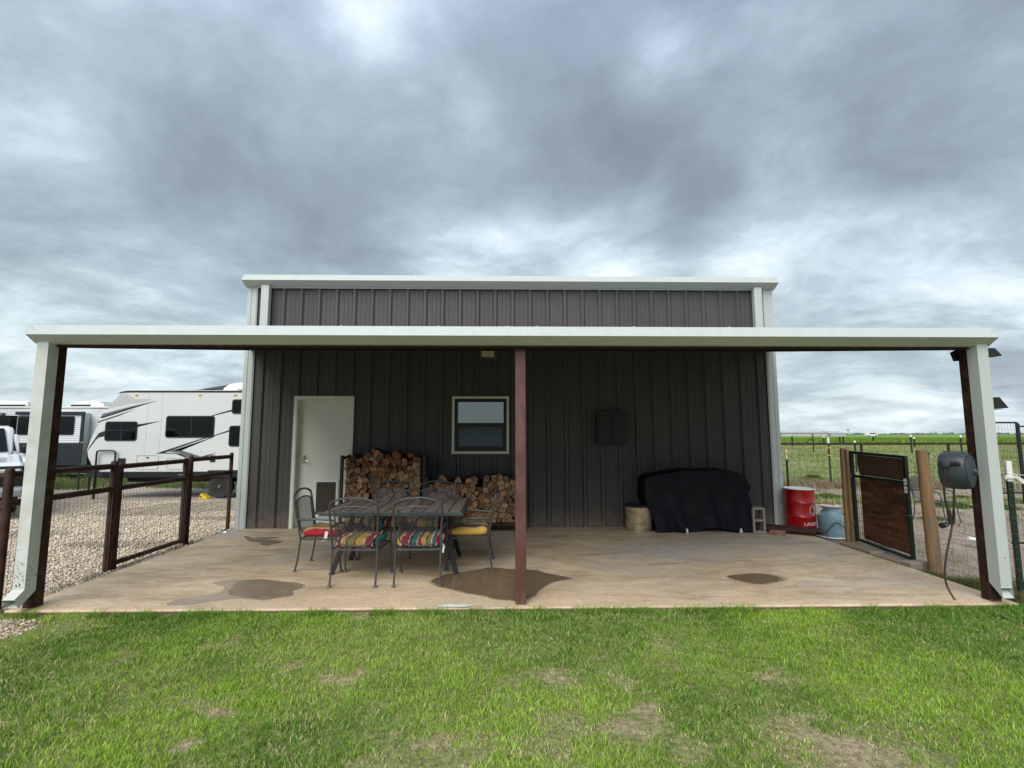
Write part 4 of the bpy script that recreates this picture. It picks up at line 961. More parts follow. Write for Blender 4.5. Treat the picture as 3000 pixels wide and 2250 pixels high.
def make_chair(name, label, m, m2):
    t = thing(name, label, 'chair')
    for s in (-1, 1):
        b = MB(); b.tube(crom([(s*.235, -.275, .008), (s*.233, -.245, .16), (s*.233, -.225, .36)], 6), .0105, 8); lg = b.build('leg', m, t, smooth=True, world=False)
        b = MB(); b.lathe([(.022, 0), (.022, .006), (.012, .022)], (s*.235, -.275, 0), 10); b.build('foot', m, lg, world=False)
        b = MB(); b.tube(crom([(s*.262, .262, .008), (s*.258, .235, .14), (s*.253, .215, .36), (s*.255, .20, .50), (s*.257, .165, .555)], 6), .0105, 8); lg = b.build('leg', m, t, smooth=True, world=False)
        b = MB(); b.lathe([(.022, 0), (.022, .006), (.012, .022)], (s*.262, .262, 0), 10); b.build('foot', m, lg, world=False)
        b = MB(); b.tube(crom([(s*.242, -.262, .575), (s*.262, -.16, .582), (s*.268, 0, .582), (s*.265, .12, .572), (s*.257, .165, .555), (s*.254, .185, .52)], 5), .0115, 8); b.build('armrest', m, t, smooth=True, world=False)
    L_ = lambda z: -.225-.10*((z-.36)/.54)
    arc = [(-.233, L_(.36), .36), (-.240, L_(.56), .56), (-.252, L_(.74), .74), (-.25, L_(.80), .80)]
    top = [(-.235, L_(.845), .845), (-.19, L_(.868), .868), (-.10, L_(.893), .893), (0, L_(.90), .90)]
    pts = arc+top+[(-x, y, z) for x, y, z in (arc+top[:-1])[::-1]]
    b = MB(); b.tube(crom(pts, 4), .0115, 8); b.build('back_frame', m, t, smooth=True, world=False)
    inn = [(-.236, L_(.76), .76), (-.16, L_(.79), .792), (0, L_(.805), .81), (.16, L_(.79), .792), (.236, L_(.76), .76)]
    b = MB(); b.tube(crom(inn, 5), .008, 7); b.tube(crom([(-.205, L_(.765), .772), (-.195, L_(.60), .60), (-.185, L_(.44), .445), (-.10, L_(.40)+.006, .405), (0, L_(.39)+.01, .392), (.10, L_(.40)+.006, .405), (.185, L_(.44), .445), (.195, L_(.60), .60), (.205, L_(.765), .772)], 4), .0075, 7)
    for s in (-1, 1): b.tube([(s*.192, L_(.55), .55), (s*.238, L_(.55), .55)], .006, 6)
    b.build('back_hoop', m, t, smooth=True, world=False)
    # expanded metal back
    b = MB()
    def inside(x, z):
        hw = .19+.012*(z-.45)/.3
        zt_ = .81-.8*x*x; zb = .395+1.3*x*x
        return abs(x) < hw and zb < z < zt_
    st = .021
    for sg in (-1, 1):
        c = -1.2
        while c < 1.4:
            run = None; pts_ = []
            for i in range(0, 81):
                x = -.2+.4*i/80; z = .6+(x*sg*1.6)+c
                if inside(x, z): pts_.append((x, L_(z), z))
            if len(pts_) > 2: b.tube([pts_[0], pts_[-1]], .0018, 3, cap=False)
            c += st*1.6
    b.build('mesh_back', m2, t, world=False, recalc=False)
    b = MB(); b.tube([(-.233, -.225, .358), (.233, -.225, .358), (.253, .215, .358), (-.253, .215, .358)], .011, 8, closed=True); b.build('seat_frame', m, t, smooth=True, world=False)
    b = MB()
    for i in range(17): x = -.232+.464*i/16; b.tube([(x, -.22, .356), (x*1.08, .21, .356)], .0014, 3, cap=False)
    for i in range(16): y = -.215+.42*i/15; b.tube([(-.235, y, .3585), (.235, y, .3585)], .0014, 3, cap=False)
    b.build('mesh_seat', m2, t, world=False, recalc=False)
    return t
def stripes_mat():
    M = bpy.data.materials.new('striped_fabric'); M.use_nodes = True; t = M.node_tree; b = t.nodes['Principled BSDF']; b.inputs['Roughness'].default_value = .85
    tc = t.nodes.new('ShaderNodeTexCoord'); sp = t.nodes.new('ShaderNodeSeparateXYZ'); t.links.new(tc.outputs['Object'], sp.inputs[0])
    at_ = t.nodes.new('ShaderNodeAttribute'); at_.attribute_type = 'OBJECT'; at_.attribute_name = 'stripe_shift'
    no = t.nodes.new('ShaderNodeTexNoise'); no.inputs['Scale'].default_value = 14; t.links.new(tc.outputs['Object'], no.inputs['Vector'])
    def mth(op, a, c):
        q = t.nodes.new('ShaderNodeMath'); q.operation = op
        for i, v_ in ((0, a), (1, c)):
            if isinstance(v_, (int, float)): q.inputs[i].default_value = v_
            else: t.links.new(v_, q.inputs[i])
        return q.outputs[0]
    u = mth('ADD', mth('MULTIPLY', sp.outputs[0], 1.55), mth('MULTIPLY', mth('SUBTRACT', no.outputs['Fac'], .5), .06))
    u = mth('FRACT', mth('ADD', mth('ADD', u, at_.outputs['Fac']), 2.5), 0)
    cr = t.nodes.new('ShaderNodeValToRGB'); cr.color_ramp.interpolation = 'CONSTANT'; t.links.new(u, cr.inputs[0])
    Y = (.62, .40, .09); Rd = (.33, .012, .03); Wh = (.70, .66, .55); K = (.012, .016, .022); T = (.035, .17, .15); O = (.28, .26, .08); Or = (.40, .10, .03); Tn = (.42, .26, .10)
    seq = [(0, T), (.05, Wh), (.07, Rd), (.13, Wh), (.145, Y), (.20, K), (.23, O), (.34, Rd), (.36, Or), (.375, Y), (.50, Wh), (.515, Rd), (.62, Wh), (.635, K), (.67, T), (.76, Wh), (.775, Rd), (.83, Y), (.90, K), (.92, O), (.975, Wh)]
    el = cr.color_ramp.elements; el[0].position = 0; el[0].color = (*seq[0][1], 1); el[1].position = seq[1][0]; el[1].color = (*seq[1][1], 1)
    for p, c in seq[2:]: q = el.new(p); q.color = (*c, 1)
    t.links.new(cr.outputs[0], b.inputs['Base Color'])
    n2 = t.nodes.new('ShaderNodeTexNoise'); n2.inputs['Scale'].default_value = 300; t.links.new(tc.outputs['Object'], n2.inputs['Vector'])
    bp = t.nodes.new('ShaderNodeBump'); bp.inputs['Distance'].default_value = .001; t.links.new(n2.outputs['Fac'], bp.inputs['Height']); t.links.new(bp.outputs[0], b.inputs['Normal'])
    return M
m_stripe = stripes_mat(); m_tag = mat('white_label', (.72, .72, .70), rough=.8)
def cushion_mesh():
    b = MB(); n = 26; W_, D_, H_ = .236, .236, .054
    def se(t, p=.32):  # superellipse
        c, s_ = math.cos(t), math.sin(t); return (math.copysign(abs(c)**p, c), math.copysign(abs(s_)**p, s_))
    rings = []
    ks = 15
    for i in range(ks):
        ph = -math.pi/2+math.pi*i/(ks-1); rr = abs(math.cos(ph))**.42 if 0 < i < ks-1 else 0; zz_ = math.copysign(abs(math.sin(ph))**.75, math.sin(ph))*H_
        for j in range(4*n//2):
            t = 2*math.pi*j/(2*n); cx_, cy_ = se(t); x, y = W_*cx_*rr, D_*cy_*rr
            tuft = 0
            for (tx, ty) in ((-.08, -.08), (.08, -.08), (-.08, .08), (.08, .08)): tuft += math.exp(-((x-tx)**2+(y-ty)**2)/.0022)
            z = zz_+(.012*math.sin(x*26)*math.sin(y*26) if i > ks//2 else 0)-(.022*tuft if i > ks//2 else 0)
            rings.append((x, y, z))
    m_ = 2*n
    b.add(rings, [(i*m_+j, i*m_+(j+1) % m_, (i+1)*m_+(j+1) % m_, (i+1)*m_+j) for i in range(ks-1) for j in range(m_)])
    return b
cushD = cushion_mesh()
chairs = [  # x, y, rz, stripe shift, label, cushion label
    (-1.69, -2.87, R(-2), .86, 'graphite patio chair with its back to us, left of the two near ones', 'striped cushion with yellow and teal bands on the near left chair'),
    (-1.05, -2.87, R(1), .28, 'graphite patio chair with its back to us, right of the two near ones', 'striped cushion with red, black and yellow bands on the near right chair'),
    (-2.25, -2.33, R(-90), .71, 'graphite patio armchair at the left head of the table by the door', 'striped cushion with a red side stripe on the left head chair'),
    (-.565, -2.29, R(90), .30, 'graphite patio armchair at the right head of the table by the centre post', 'yellow-sided striped cushion with white tag on the right head chair'),
    (-1.70, -1.76, R(180), .20, 'graphite patio chair on the far side of the table, in front of taller log stack', 'striped cushion on the far left chair, mostly hidden under the table'),
    (-1.07, -1.76, R(180), .75, 'graphite patio chair across the table, in front of the gap between log stacks', 'striped cushion on the far right chair, mostly hidden under the table')]
c0 = make_chair('patio_chair', chairs[0][4], m_chair, m_chair); cush_me = None
for i, (x, y, rz, sh, lab, cl) in enumerate(chairs):
    o = c0 if i == 0 else copy_tree(c0)
    o.location = (x, y, 0); o.rotation_euler = (0, 0, rz); tag(o, lab, 'chair', 'patio chairs around the table')
    if cush_me is None:
        q = cushD.build('seat_cushion', m_stripe, smooth=True, world=False); cush_me = q.data
    else:
        q = bpy.data.objects.new('seat_cushion', cush_me); COL.objects.link(q)
    f = Matrix.Rotation(rz, 3, 'Z')
    q.location = Vector((x, y, .422))+f@Vector((0, .01, 0)); q.rotation_euler = (0, 0, rz)
    q['stripe_shift'] = sh; tag(q, cl, 'cushion', 'striped seat cushions')
    if i in (1, 2, 3):
        b = MB(); 
        if i == 3: b.box(.232, .236, -.03, .02, -.04, .01)
        elif i == 2: b.bar((.236, .06, .02), (.25, .05, -.075), .035, .002, up=(1, 0, 0)); b.bar((.25, .05, -.075), (.252, .0, -.085), .02, .002, up=(0, 0, 1))
        else: b.bar((.225, -.20, .0), (.262, -.215, -.03), .03, .003); b.bar((.262, -.215, -.03), (.25, -.22, -.10), .022, .003)
        b.build('care_tag', m_tag, q, world=False)
# spare chair out on the bare earth
c1 = copy_tree(c0); c1.location = (8.05, .95, gzf(8, 1)); c1.rotation_euler = (0, 0, R(205)); del c1['group']; tag(c1, 'grey mesh patio chair without cushion standing on the bare earth behind the fence', 'chair')

# ------------------------------------------------------------------ firewood
def clip(poly, nx, ny, d):
    out = []
    for i in range(len(poly)):
        a = poly[i]; c = poly[(i+1) % len(poly)]; da = a[0]*nx+a[1]*ny-d; dc = c[0]*nx+c[1]*ny-d
        if da <= 0: out.append(a)
        if (da < 0) != (dc < 0) and abs(da-dc) > 1e-12: t = da/(da-dc); out.append((a[0]+(c[0]-a[0])*t, a[1]+(c[1]-a[1])*t))
    return out
def cells(x0, x1, z0, ztop, s):
    sites = []; row = 0; z = z0+s*.4
    while z < 1.45:
        x = x0+s*.5*(.4+.6*(row % 2))
        while x < x1-s*.2:
            sites.append((x+random.uniform(-.46, .46)*s, z+random.uniform(-.42, .42)*s)); x += s*random.uniform(.8, 1.3)
        z += s*.86; row += 1
    out = []
    for i, (sx_, sz) in enumerate(sites):
        if sz > ztop(sx_)-s*.35: continue
        poly = [(x0, z0), (x1, z0), (x1, ztop(sx_)+random.uniform(-.01, .03)), (x0, ztop(sx_)+random.uniform(-.01, .03))]
        for j, (ox, oz) in enumerate(sites):
            if i == j: continue
            dx, dz = ox-sx_, oz-sz; q = dx*dx+dz*dz
            if q > (3.2*s)**2: continue
            poly = clip(poly, dx, dz, (ox*ox+oz*oz-sx_*sx_-sz*sz)/2)
            if len(poly) < 3: break
        if len(poly) >= 3: out.append(((sx_, sz), poly))
    return out
def firewood(x0, x1, z0, ztop, s, yf, label, group, orange):
    cnt = 0
    for (sx_, sz), poly in cells(x0, x1, z0, ztop, s):
        A_ = sum(poly[i][0]*poly[(i+1) % len(poly)][1]-poly[(i+1) % len(poly)][0]*poly[i][1] for i in range(len(poly)))/2
        if abs(A_) < .0009: continue
        cxm = sum(p[0] for p in poly)/len(poly); czm = sum(p[1] for p in poly)/len(poly)
        is_round = random.random() < .16
        if is_round:
            r = .46*math.sqrt(abs(A_)); k = 10; pts = [(cxm+r*math.cos(2*math.pi*j/k)*random.uniform(.94, 1.06), czm+r*math.sin(2*math.pi*j/k)*random.uniform(.94, 1.06)) for j in range(k)]
        else:
            sh = random.uniform(.90, .97); pts = []
            for j, p in enumerate(poly):
                q = poly[(j+1) % len(poly)]; pts.append((cxm+(p[0]-cxm)*sh, czm+(p[1]-czm)*sh))
                if math.dist(p, q) > .075: mx_, mz_ = (p[0]+q[0])/2, (p[1]+q[1])/2; k = sh*random.uniform(.93, 1.0); pts.append((cxm+(mx_-cxm)*k, czm+(mz_-czm)*k))
        top = sz > ztop(sx_)-.14
        y0 = yf+random.uniform(-.035, .04); y1 = y0+random.uniform(.34, .40)
        tx, tz = random.uniform(-.02, .02), random.uniform(-.015, .015); n = len(pts)
        b = MB(); vs = [(p[0]-cxm, y0+random.uniform(-.006, .006), p[1]-czm) for p in pts]; vs2 = [(p[0]-cxm+tx, y1, p[1]-czm+tz) for p in pts]
        ctr = (random.uniform(-.006, .006), y0-random.uniform(-.002, .008), 0)
        o_ = b.add(vs+vs2+[ctr], [(i, (i+1) % n, 2*n) for i in range(n)], 1); b.add([], []); 
        for i in range(n): b.f.append((i, i+n, (i+1) % n+n, (i+1) % n)); b.m.append(0)
        b.f.append(tuple(range(n, 2*n))[::-1]); b.m.append(1)
        pr_o = orange(sx_, sz)
        o = b.build('firewood_log', [m_bark, m_end2 if random.random() < pr_o else m_end1], world=False)
        o.location = (cxm, 0, czm)
        if top and random.random() < .35: o.rotation_euler = (random.uniform(-.15, .1), 0, random.uniform(-.25, .25))
        shp = 'round' if is_round else 'split'; cl_ = 'orange' if o.data.materials[1] is m_end2 else 'pale'
        tier = 'on top of' if top else ('in the upper half of' if sz > .55 else 'in the lower half of')
        tag(o, f'{cl_} {shp} log {tier} {label}', 'firewood', group); cnt += 1
    return cnt
def t1(x): 
    P = [(-2.72, 1.08), (-2.60, 1.18), (-2.45, 1.25), (-2.18, 1.32), (-2.0, 1.30), (-1.80, 1.28), (-1.62, 1.23), (-1.45, 1.13)]
    for (a, za), (c, zc) in zip(P, P[1:]):
        if a <= x <= c: return za+(zc-za)*(x-a)/(c-a)
    return P[0][1] if x < P[0][0] else P[-1][1]
def t2(x):
    P = [(-1.36, .70), (-1.25, .82), (-1.15, .88), (-1.0, .85), (-.82, .86), (-.7, .90), (-.5, .88), (-.33, .92), (-.18, .95), (-.05, .87), (.15, .80)]
    for (a, za), (c, zc) in zip(P, P[1:]):
        if a <= x <= c: return za+(zc-za)*(x-a)/(c-a)
    return P[0][1] if x < P[0][0] else P[-1][1]
n1 = firewood(-2.665, -1.475, .16, t1, .091, -.46, 'the taller left firewood stack', 'logs of the taller left firewood stack', lambda x, z: .75 if z > .93+.1*math.sin(x*7) else .10)
n2 = firewood(-1.345, .10, .16, t2, .091, -.46, 'the lower right firewood stack', 'logs of the lower right firewood stack', lambda x, z: .08)
print('logs', n1, n2)
m_rack = mat('dark_rack_wood', (.055, .030, .022), (.035, .02, .016), rough=.7, ns=8)
for lab, xa, xb, hh in (('dark brown firewood rack beside the white door, holding the taller stack', -2.715, -1.42, 1.21), ('dark brown low firewood rack between the tall rack and centre post', -1.37, .14, .86)):
    rk = thing('firewood_rack', lab, 'rack', ((xa+xb)/2, -.27, 0))
    for x in (xa, xb):
        for y in (-.47, -.12):
            b = MB(); b.box(x-.025 if x == xa else x-.02, x+.02 if x == xa else x+.03, y-.02, y+.03, 0, hh); b.build('upright', m_rack, rk, bevel=.003)
        b = MB(); b.box(x-.02, x+.02, -.44, -.13, hh-.06, hh-.02); b.build('end_rail', m_rack, rk)
    for y in (-.43, -.14):
        b = MB(); b.box(xa+.02, xb-.02, y-.02, y+.02, .10, .15); b.build('base_rail', m_redd, rk)
b = MB(); b.box(-2.60, -2.47, -.445, -.10, 1.195, 1.215)

# ------------------------------------------------------------------ travel trailers
TY = 5.8
TZ0 = gzf(0, TY)
def q1(px, py, s, ox, oy, y): return at(ox+px/s, oy+py/s, y=y)
tr1 = thing('travel_trailer', 'white and grey travel trailer with swoosh graphics parked left of building', 'trailer', (-8.5, 7.0, TZ0))
side = [(-11.55, .48), (-11.80, .66), (-11.93, .90), (-11.97, 1.12), (-11.93, 1.30), (-11.80, 1.66), (-11.62, 2.04), (-11.40, 2.42), (-11.24, 2.66), (-11.12, 2.745), (-10.95, 2.775), (-5.05, 2.775), (-4.98, 2.70), (-4.98, .48)]
b = MB(); b.prism(side, TY, TY+2.35, 'xz'); b.build('body', m_rv, tr1, bevel=.02)
b = MB(); b.prism([(-11.25, 2.70), (-11.12, 2.765), (-10.95, 2.795), (-5.0, 2.795), (-5.0, 2.745), (-10.9, 2.745), (-11.08, 2.735)], TY-.012, TY+.0, 'xz'); b.build('roof_edge', m_char, tr1)
b = MB(); b.box(-11.1, -5.0, TY-.01, TY+2.36, 2.785, 2.81); b.build('roof', m_offw, tr1)
b = MB(); b.box(-11.5, -5.0, TY-.006, TY+.03, .33, .485); b.build('lower_skirt', m_dkside, tr1)
b = MB(); b.box(-11.0, -5.0, TY+.3, TY+2.0, .18, .33); b.bar((-11.5, TY+.5, .3), (-12.9, TY+1.17, .3), .08, .1); b.bar((-11.5, TY+1.85, .3), (-12.9, TY+1.17, .3), .08, .1); b.build('chassis', m_blackm, tr1)
def cwin(xa, xb, za, zb, y, par, mull=(), r=.07):
    b = MB(); b.prism(rrect(xa, xb, za, zb, r), y-.022, y+.005, 'xz'); w_ = b.build('window', m_char, par, bevel=.004)
    b = MB(); b.prism(rrect(xa+.03, xb-.03, za+.03, zb-.03, r*.8), y-.026, y-.0225, 'xz'); b.build('pane', m_tint, w_)
    for kind, c in mull:
        b = MB()
        if kind == 'v': b.box(c-.012, c+.012, y-.030, y-.027, za+.03, zb-.03)
        else: b.box(xa+.03, xb-.03, y-.0305, y-.0275, c-.012, c+.012)
        b.build('mullion', m_char, w_)
cwin(-11.50, -10.60, 1.36, 1.91, TY, tr1, (('v', -11.03), ('h', 1.66)))
cwin(-9.80, -8.43, 1.45, 2.07, TY, tr1, (('v', -9.07),))
cwin(-7.96, -7.35, 2.13, 2.545, TY, tr1)
cwin(-8.0, -7.35, 1.20, 1.79, TY, tr1)
def decal(pts, s, ox, oy, m, dy=.004, nm='graphic_stripe'):
    q = [q1(x, y, s, ox, oy, TY) for x, y in pts]; b = MB(); b.prism([(p.x, p.z) for p in q], TY-dy, TY-.0005, 'xz'); b.build(nm, m, tr1)
S4 = 4.3667
decal([(228, 240), (105, 365), (70, 425), (300, 372), (520, 345), (640, 300), (420, 300), (330, 240)], S4, 300, 1100, m_lgrey, .002)
decal([(-32, 545), (10, 490), (350, 400), (700, 322), (420, 405), (0, 530)], S4, 300, 1100, m_grey)
decal([(-32, 545), (0, 525), (350, 415), (700, 322), (420, 410), (0, 545)], S4, 300, 1100, m_char, .006)
decal([(-55, 590), (420, 432), (200, 520), (-60, 605)], S4, 300, 1100, m_char)
decal([(538, 545), (600, 455), (655, 432), (655, 468), (592, 482), (533, 560)], 2.0738, 0, 1050, m_char)
decal([(440, 628), (760, 580), (440, 662)], S4, 300, 1100, m_char)
decal([(1395, 512), (1670, 432), (1670, 455), (1400, 520)], S4, 300, 1100, m_char)
decal([(1405, 772), (1650, 690), (1650, 710), (1412, 780)], S4, 300, 1100, m_char)
decal([(680, 1000), (1290, 800), (1420, 780), (1290, 812), (780, 992)], S4, 300, 1100, m_char)
decal([(835, 975), (1450, 775), (900, 970), (1020, 957), (1000, 962)], S4, 300, 1100, m_grey, .005)
decal([(690, 998), (830, 988), (950, 990), (1090, 1042), (1050, 1045), (930, 998)], S4, 300, 1100, m_char, .007)
decal([(860, 974), (1020, 958), (1270, 1040), (1460, 988), (1330, 1040), (1230, 1055), (1060, 1040), (960, 985)], S4, 300, 1100, m_grey, .003)
decal([(1270, 1036), (1460, 988), (1310, 1046), (1240, 1060)], S4, 300, 1100, m_char, .007)
b = MB(); b.box(-8.5, -8.35, TY-.02, TY+.01, .76, .95); b.build('side_marker', m_char, tr1, bevel=.01)
b = MB(); b.box(-11.07, -10.86, TY-.03, TY+.01, .72, .87); b.build('outlet_box', m_char, tr1, bevel=.01)
b = MB(); b.lathe([(0, TY-.01), (.02, TY-.01), (.02, TY)], (-11.72, 0, 1.43), 12, axis='y'); b.build('fuel_cap', m_black, tr1)
for x_ in (-10.35, -9.95, -6.6):
    b = MB(); b.box(x_-.004, x_+.004, TY-.003, TY+.001, .5, 2.74); b.build('panel_seam', m_lgrey, tr1)
for xa, xb, za, zb in ((-10.55, -9.95, .56, .95), (-9.7, -9.25, .56, .86)):
    fr_ = rrect(xa, xb, za, zb, .04); b = MB(); b.tube([(x, TY-.004, z) for x, z in fr_], .009, 6, closed=True); o_ = b.build('baggage_door', m_lgrey, tr1)
    b = MB(); b.box((xa+xb)/2-.03, (xa+xb)/2+.03, TY-.014, TY-.001, zb-.08, zb-.045); b.build('latch', m_char, o_)
for x_ in (-10.7, -8.9, -7.9):
    b = MB(); b.box(x_-.04, x_+.04, TY-.03, TY+.0, 2.66, 2.69); b.build('marker_light', m_yel, tr1)
# air conditioner
b = MB(); b.prism([(-8.72, 2.81), (-8.66, 2.95), (-8.5, 3.06), (-8.25, 3.11), (-7.2, 3.11), (-7.1, 2.81)], TY+.75, TY+1.55, 'xz'); ac = b.build('air_conditioner', m_offw, tr1, bevel=.02)
b = MB()
for i in range(4):
    for j in range(3): b.box(-8.1+.14*i+.02*j, -7.99+.14*i+.02*j, TY+.744, TY+.75, 3.005-.035*j, 3.02-.035*j)
b.prism([(-8.35, 2.815), (-8.22, 2.90), (-7.2, 2.90), (-7.2, 2.815)], TY+.742, TY+.75, 'xz'); b.build('louver', m_char, ac)
def wheel(parent, c, r, w_, hub=m_char, axis='y'):
    b = MB(); pr_ = [(r*.6, -w_/2), (r*.93, -w_/2), (r, -w_/2+.03), (r, w_/2-.03), (r*.93, w_/2), (r*.6, w_/2)]
    b.lathe([(q, c[1]+h) if axis == 'y' else (q, c[0]+h) for q, h in pr_], (c[0], 0, c[2]) if axis == 'y' else (0, c[1], c[2]), 28, axis=axis)
    wobj = b.build('wheel', m_rubber, parent, smooth=True)
    b = MB(); pr_ = [(0, -w_/2-.01), (r*.18, -w_/2-.012), (r*.2, -w_/2+.02), (r*.55, -w_/2+.03), (r*.62, -w_/2-.004)]
    b.lathe([(q, c[1]+h) if axis == 'y' else (q, c[0]+h) for q, h in pr_], (c[0], 0, c[2]) if axis == 'y' else (0, c[1], c[2]), 24, axis=axis); rim = b.build('rim', hub, wobj, smooth=True)
    b = MB(); b.lathe([(0, c[1]-w_/2-.03), (r*.11, c[1]-w_/2-.028), (r*.12, c[1]-w_/2)] if axis == 'y' else [(0, c[0]+w_/2), (r*.1, c[0]+w_/2+.01)], (c[0], 0, c[2]) if axis == 'y' else (0, c[1], c[2]), 12, axis=axis); b.build('hub_cap', m_chrome, wobj)
    return wobj
for x in (-8.22, -7.35): wheel(tr1, (x, TY+.16, TZ0+.335), .335, .22)
b = MB(); b.prism([(-8.66, .34), (-8.60, .46), (-8.5, .53), (-7.0, .53), (-6.92, .34), (-6.97, .34), (-7.05, .48), (-8.47, .48), (-8.56, .34)], TY-.03, TY+.3, 'xz'); b.build('wheel_arch', m_blackm, tr1, bevel=.006)
b = MB(); b.tube([(-9.35, TY+.0, .40), (-9.05, TY-.06, .42), (-8.98, TY-.06, .42)], .014, 6); b.build('step_handle', m_chrome, tr1)
for x, y in ((-11.75, TY+.1), (-12.8, TY+1.17)):
    b = MB(); b.tube([(x, y, .55), (x, y, TZ0)], .03, 8); b.build('jack', m_blackm, tr1)
hp = MB(); hp.tube(crom([(-11.62, TY-.08, TZ0-.03), (-11.62, TY-.08, .4), (-11.62, TY-.08, 1.0), (-11.58, TY-.08, 1.07), (-11.50, TY-.08, 1.085), (-11.2, TY-.08, 1.085), (-11.13, TY-.08, 1.06), (-11.10, TY-.08, .98), (-11.10, TY-.08, .5), (-11.10, TY-.08, TZ0-.03)], 5), .024, 8)
tag(hp.build('tube_hoop', m_char, smooth=True), 'black bent tube hoop standing at the nose of the white trailer', 'hoop')
ck = thing('wheel_chock', 'yellow plastic chock against the trailer tyre', 'wheel chock', (-8.62, TY-.05, gzf(0, TY-.05)))
b = MB(); b.prism([(-8.74, 0), (-8.66, .02), (-8.60, .15), (-8.57, .16), (-8.50, .09), (-8.42, .04), (-8.40, 0)], TY-.17, TY+.03, 'xz'); b.v = [(x, y, z+gzf(0, TY-.05)) for x, y, z in b.v]; b.build('chock_body', m_yel, ck, bevel=.008)
b = MB(); b.prism([(-8.63, gzf(0, TY)+.06), (-8.585, gzf(0, TY)+.11), (-8.56, gzf(0, TY)+.05)], TY-.174, TY-.171, 'xz'); b.build('recess', m_char, ck)

T2 = 13.7
tr2 = thing('travel_trailer', 'long travel trailer with white top, dark lower half and slide-out at far left', 'trailer', (-24, 15, gzf(0, 14)))
TL, TR = -33.0, -15.6
b = MB(); b.prism([(TL, -.05), (TL, 2.72), (TR-.5, 2.72), (TR-.1, 2.5), (TR+.1, 1.2), (TR-.2, -.05)], T2, T2+2.4, 'xz'); b.build('body', m_rvs, tr2, bevel=.03)
b = MB(); b.box(TL, TR-.25, T2-.012, T2-.002, -.16, 1.17); b.build('lower_panel', m_dkside, tr2)
b = MB()
for k in range(24):
    z = 1.2+k*.072
    if z < 2.62: b.prism([(T2-.002, z), (T2-.014, z+.006), (T2-.002, z+.045)], TL, TR-.35, 'yz')
for k in range(16): z = -.1+k*.075; b.prism([(T2-.012, z), (T2-.026, z+.006), (T2-.012, z+.05)], TL, TR-.3, 'yz', 1)
b.build('siding_lap', [m_rvs, m_dkside], tr2, props={'kind': 'stuff'})
b = MB(); b.box(TL, TR-.5, T2-.06, T2+2.4, 2.72, 2.78); b.build('roof', m_offw, tr2)
# slide-out with dark frame
xs0, xs1 = -21.3, -18.52
b = MB(); b.box(xs0, xs1, T2-.45, T2-.03, .2, 2.48); so_ = b.build('slide_out', m_rvs, tr2, bevel=.02)
b = MB(); b.box(xs0-.06, xs1+.12, T2-.52, T2-.46, 2.38, 2.52); b.box(xs1, xs1+.12, T2-.52, T2-.46, .3, 2.38); b.build('slide_trim', m_dkside, so_)
b = MB(); b.box(xs0, xs1, T2-.462, T2-.452, .20, 1.17); b.build('slide_lower_panel', m_dkside, so_)
b = MB()
for k in range(18):
    z = 1.2+k*.08
    if z < 2.3: b.prism([(T2-.452, z), (T2-.464, z+.006), (T2-.452, z+.05)], xs0, xs1-.02, 'yz')
b.build('slide_lap', m_rvs, so_, props={'kind': 'stuff'})
cwin(-21.25, -18.83, 1.52, 2.33, T2-.47, tr2, (('v', -20.1),), .08)
b = MB(); b.box(-27.5, -21.55, T2-.5, T2-.015, 1.0, 2.36); b.build('door_side_panel', m_tint, tr2)
b = MB(); b.box(-28, -22.3, T2-.12, T2-.02, 2.40, 2.50); b.tube([(-28, T2-.13, 2.40), (-22.3, T2-.13, 2.40)], .05, 10); b.build('awning', m_grey, tr2)
for xa, xb in ((-24.6, -22.05), (-20.1, -18.75)):
    b = MB(); b.prism([(xa, 2.84), (xa+.25, 3.02), (xa+.9, 3.10), (xb, 3.05), (xb, 2.84)], T2+.7, T2+1.7, 'xz'); b.build('air_conditioner', m_offw, tr2, bevel=.03)
    b = MB(); b.box(xa+.05, xb-.1, T2+.66, T2+1.74, 2.78, 2.90); b.build('ac_base', m_blackm, tr2)
b = MB(); b.box(-18.95, -18.35, T2+.4, T2+.8, 2.78, 2.95); b.build('vent_cover', m_offw, tr2, bevel=.03)
for x in (-21.9, -20.9): wheel(tr2, (x, T2+.1, gzf(0, 14)+.36), .36, .24)

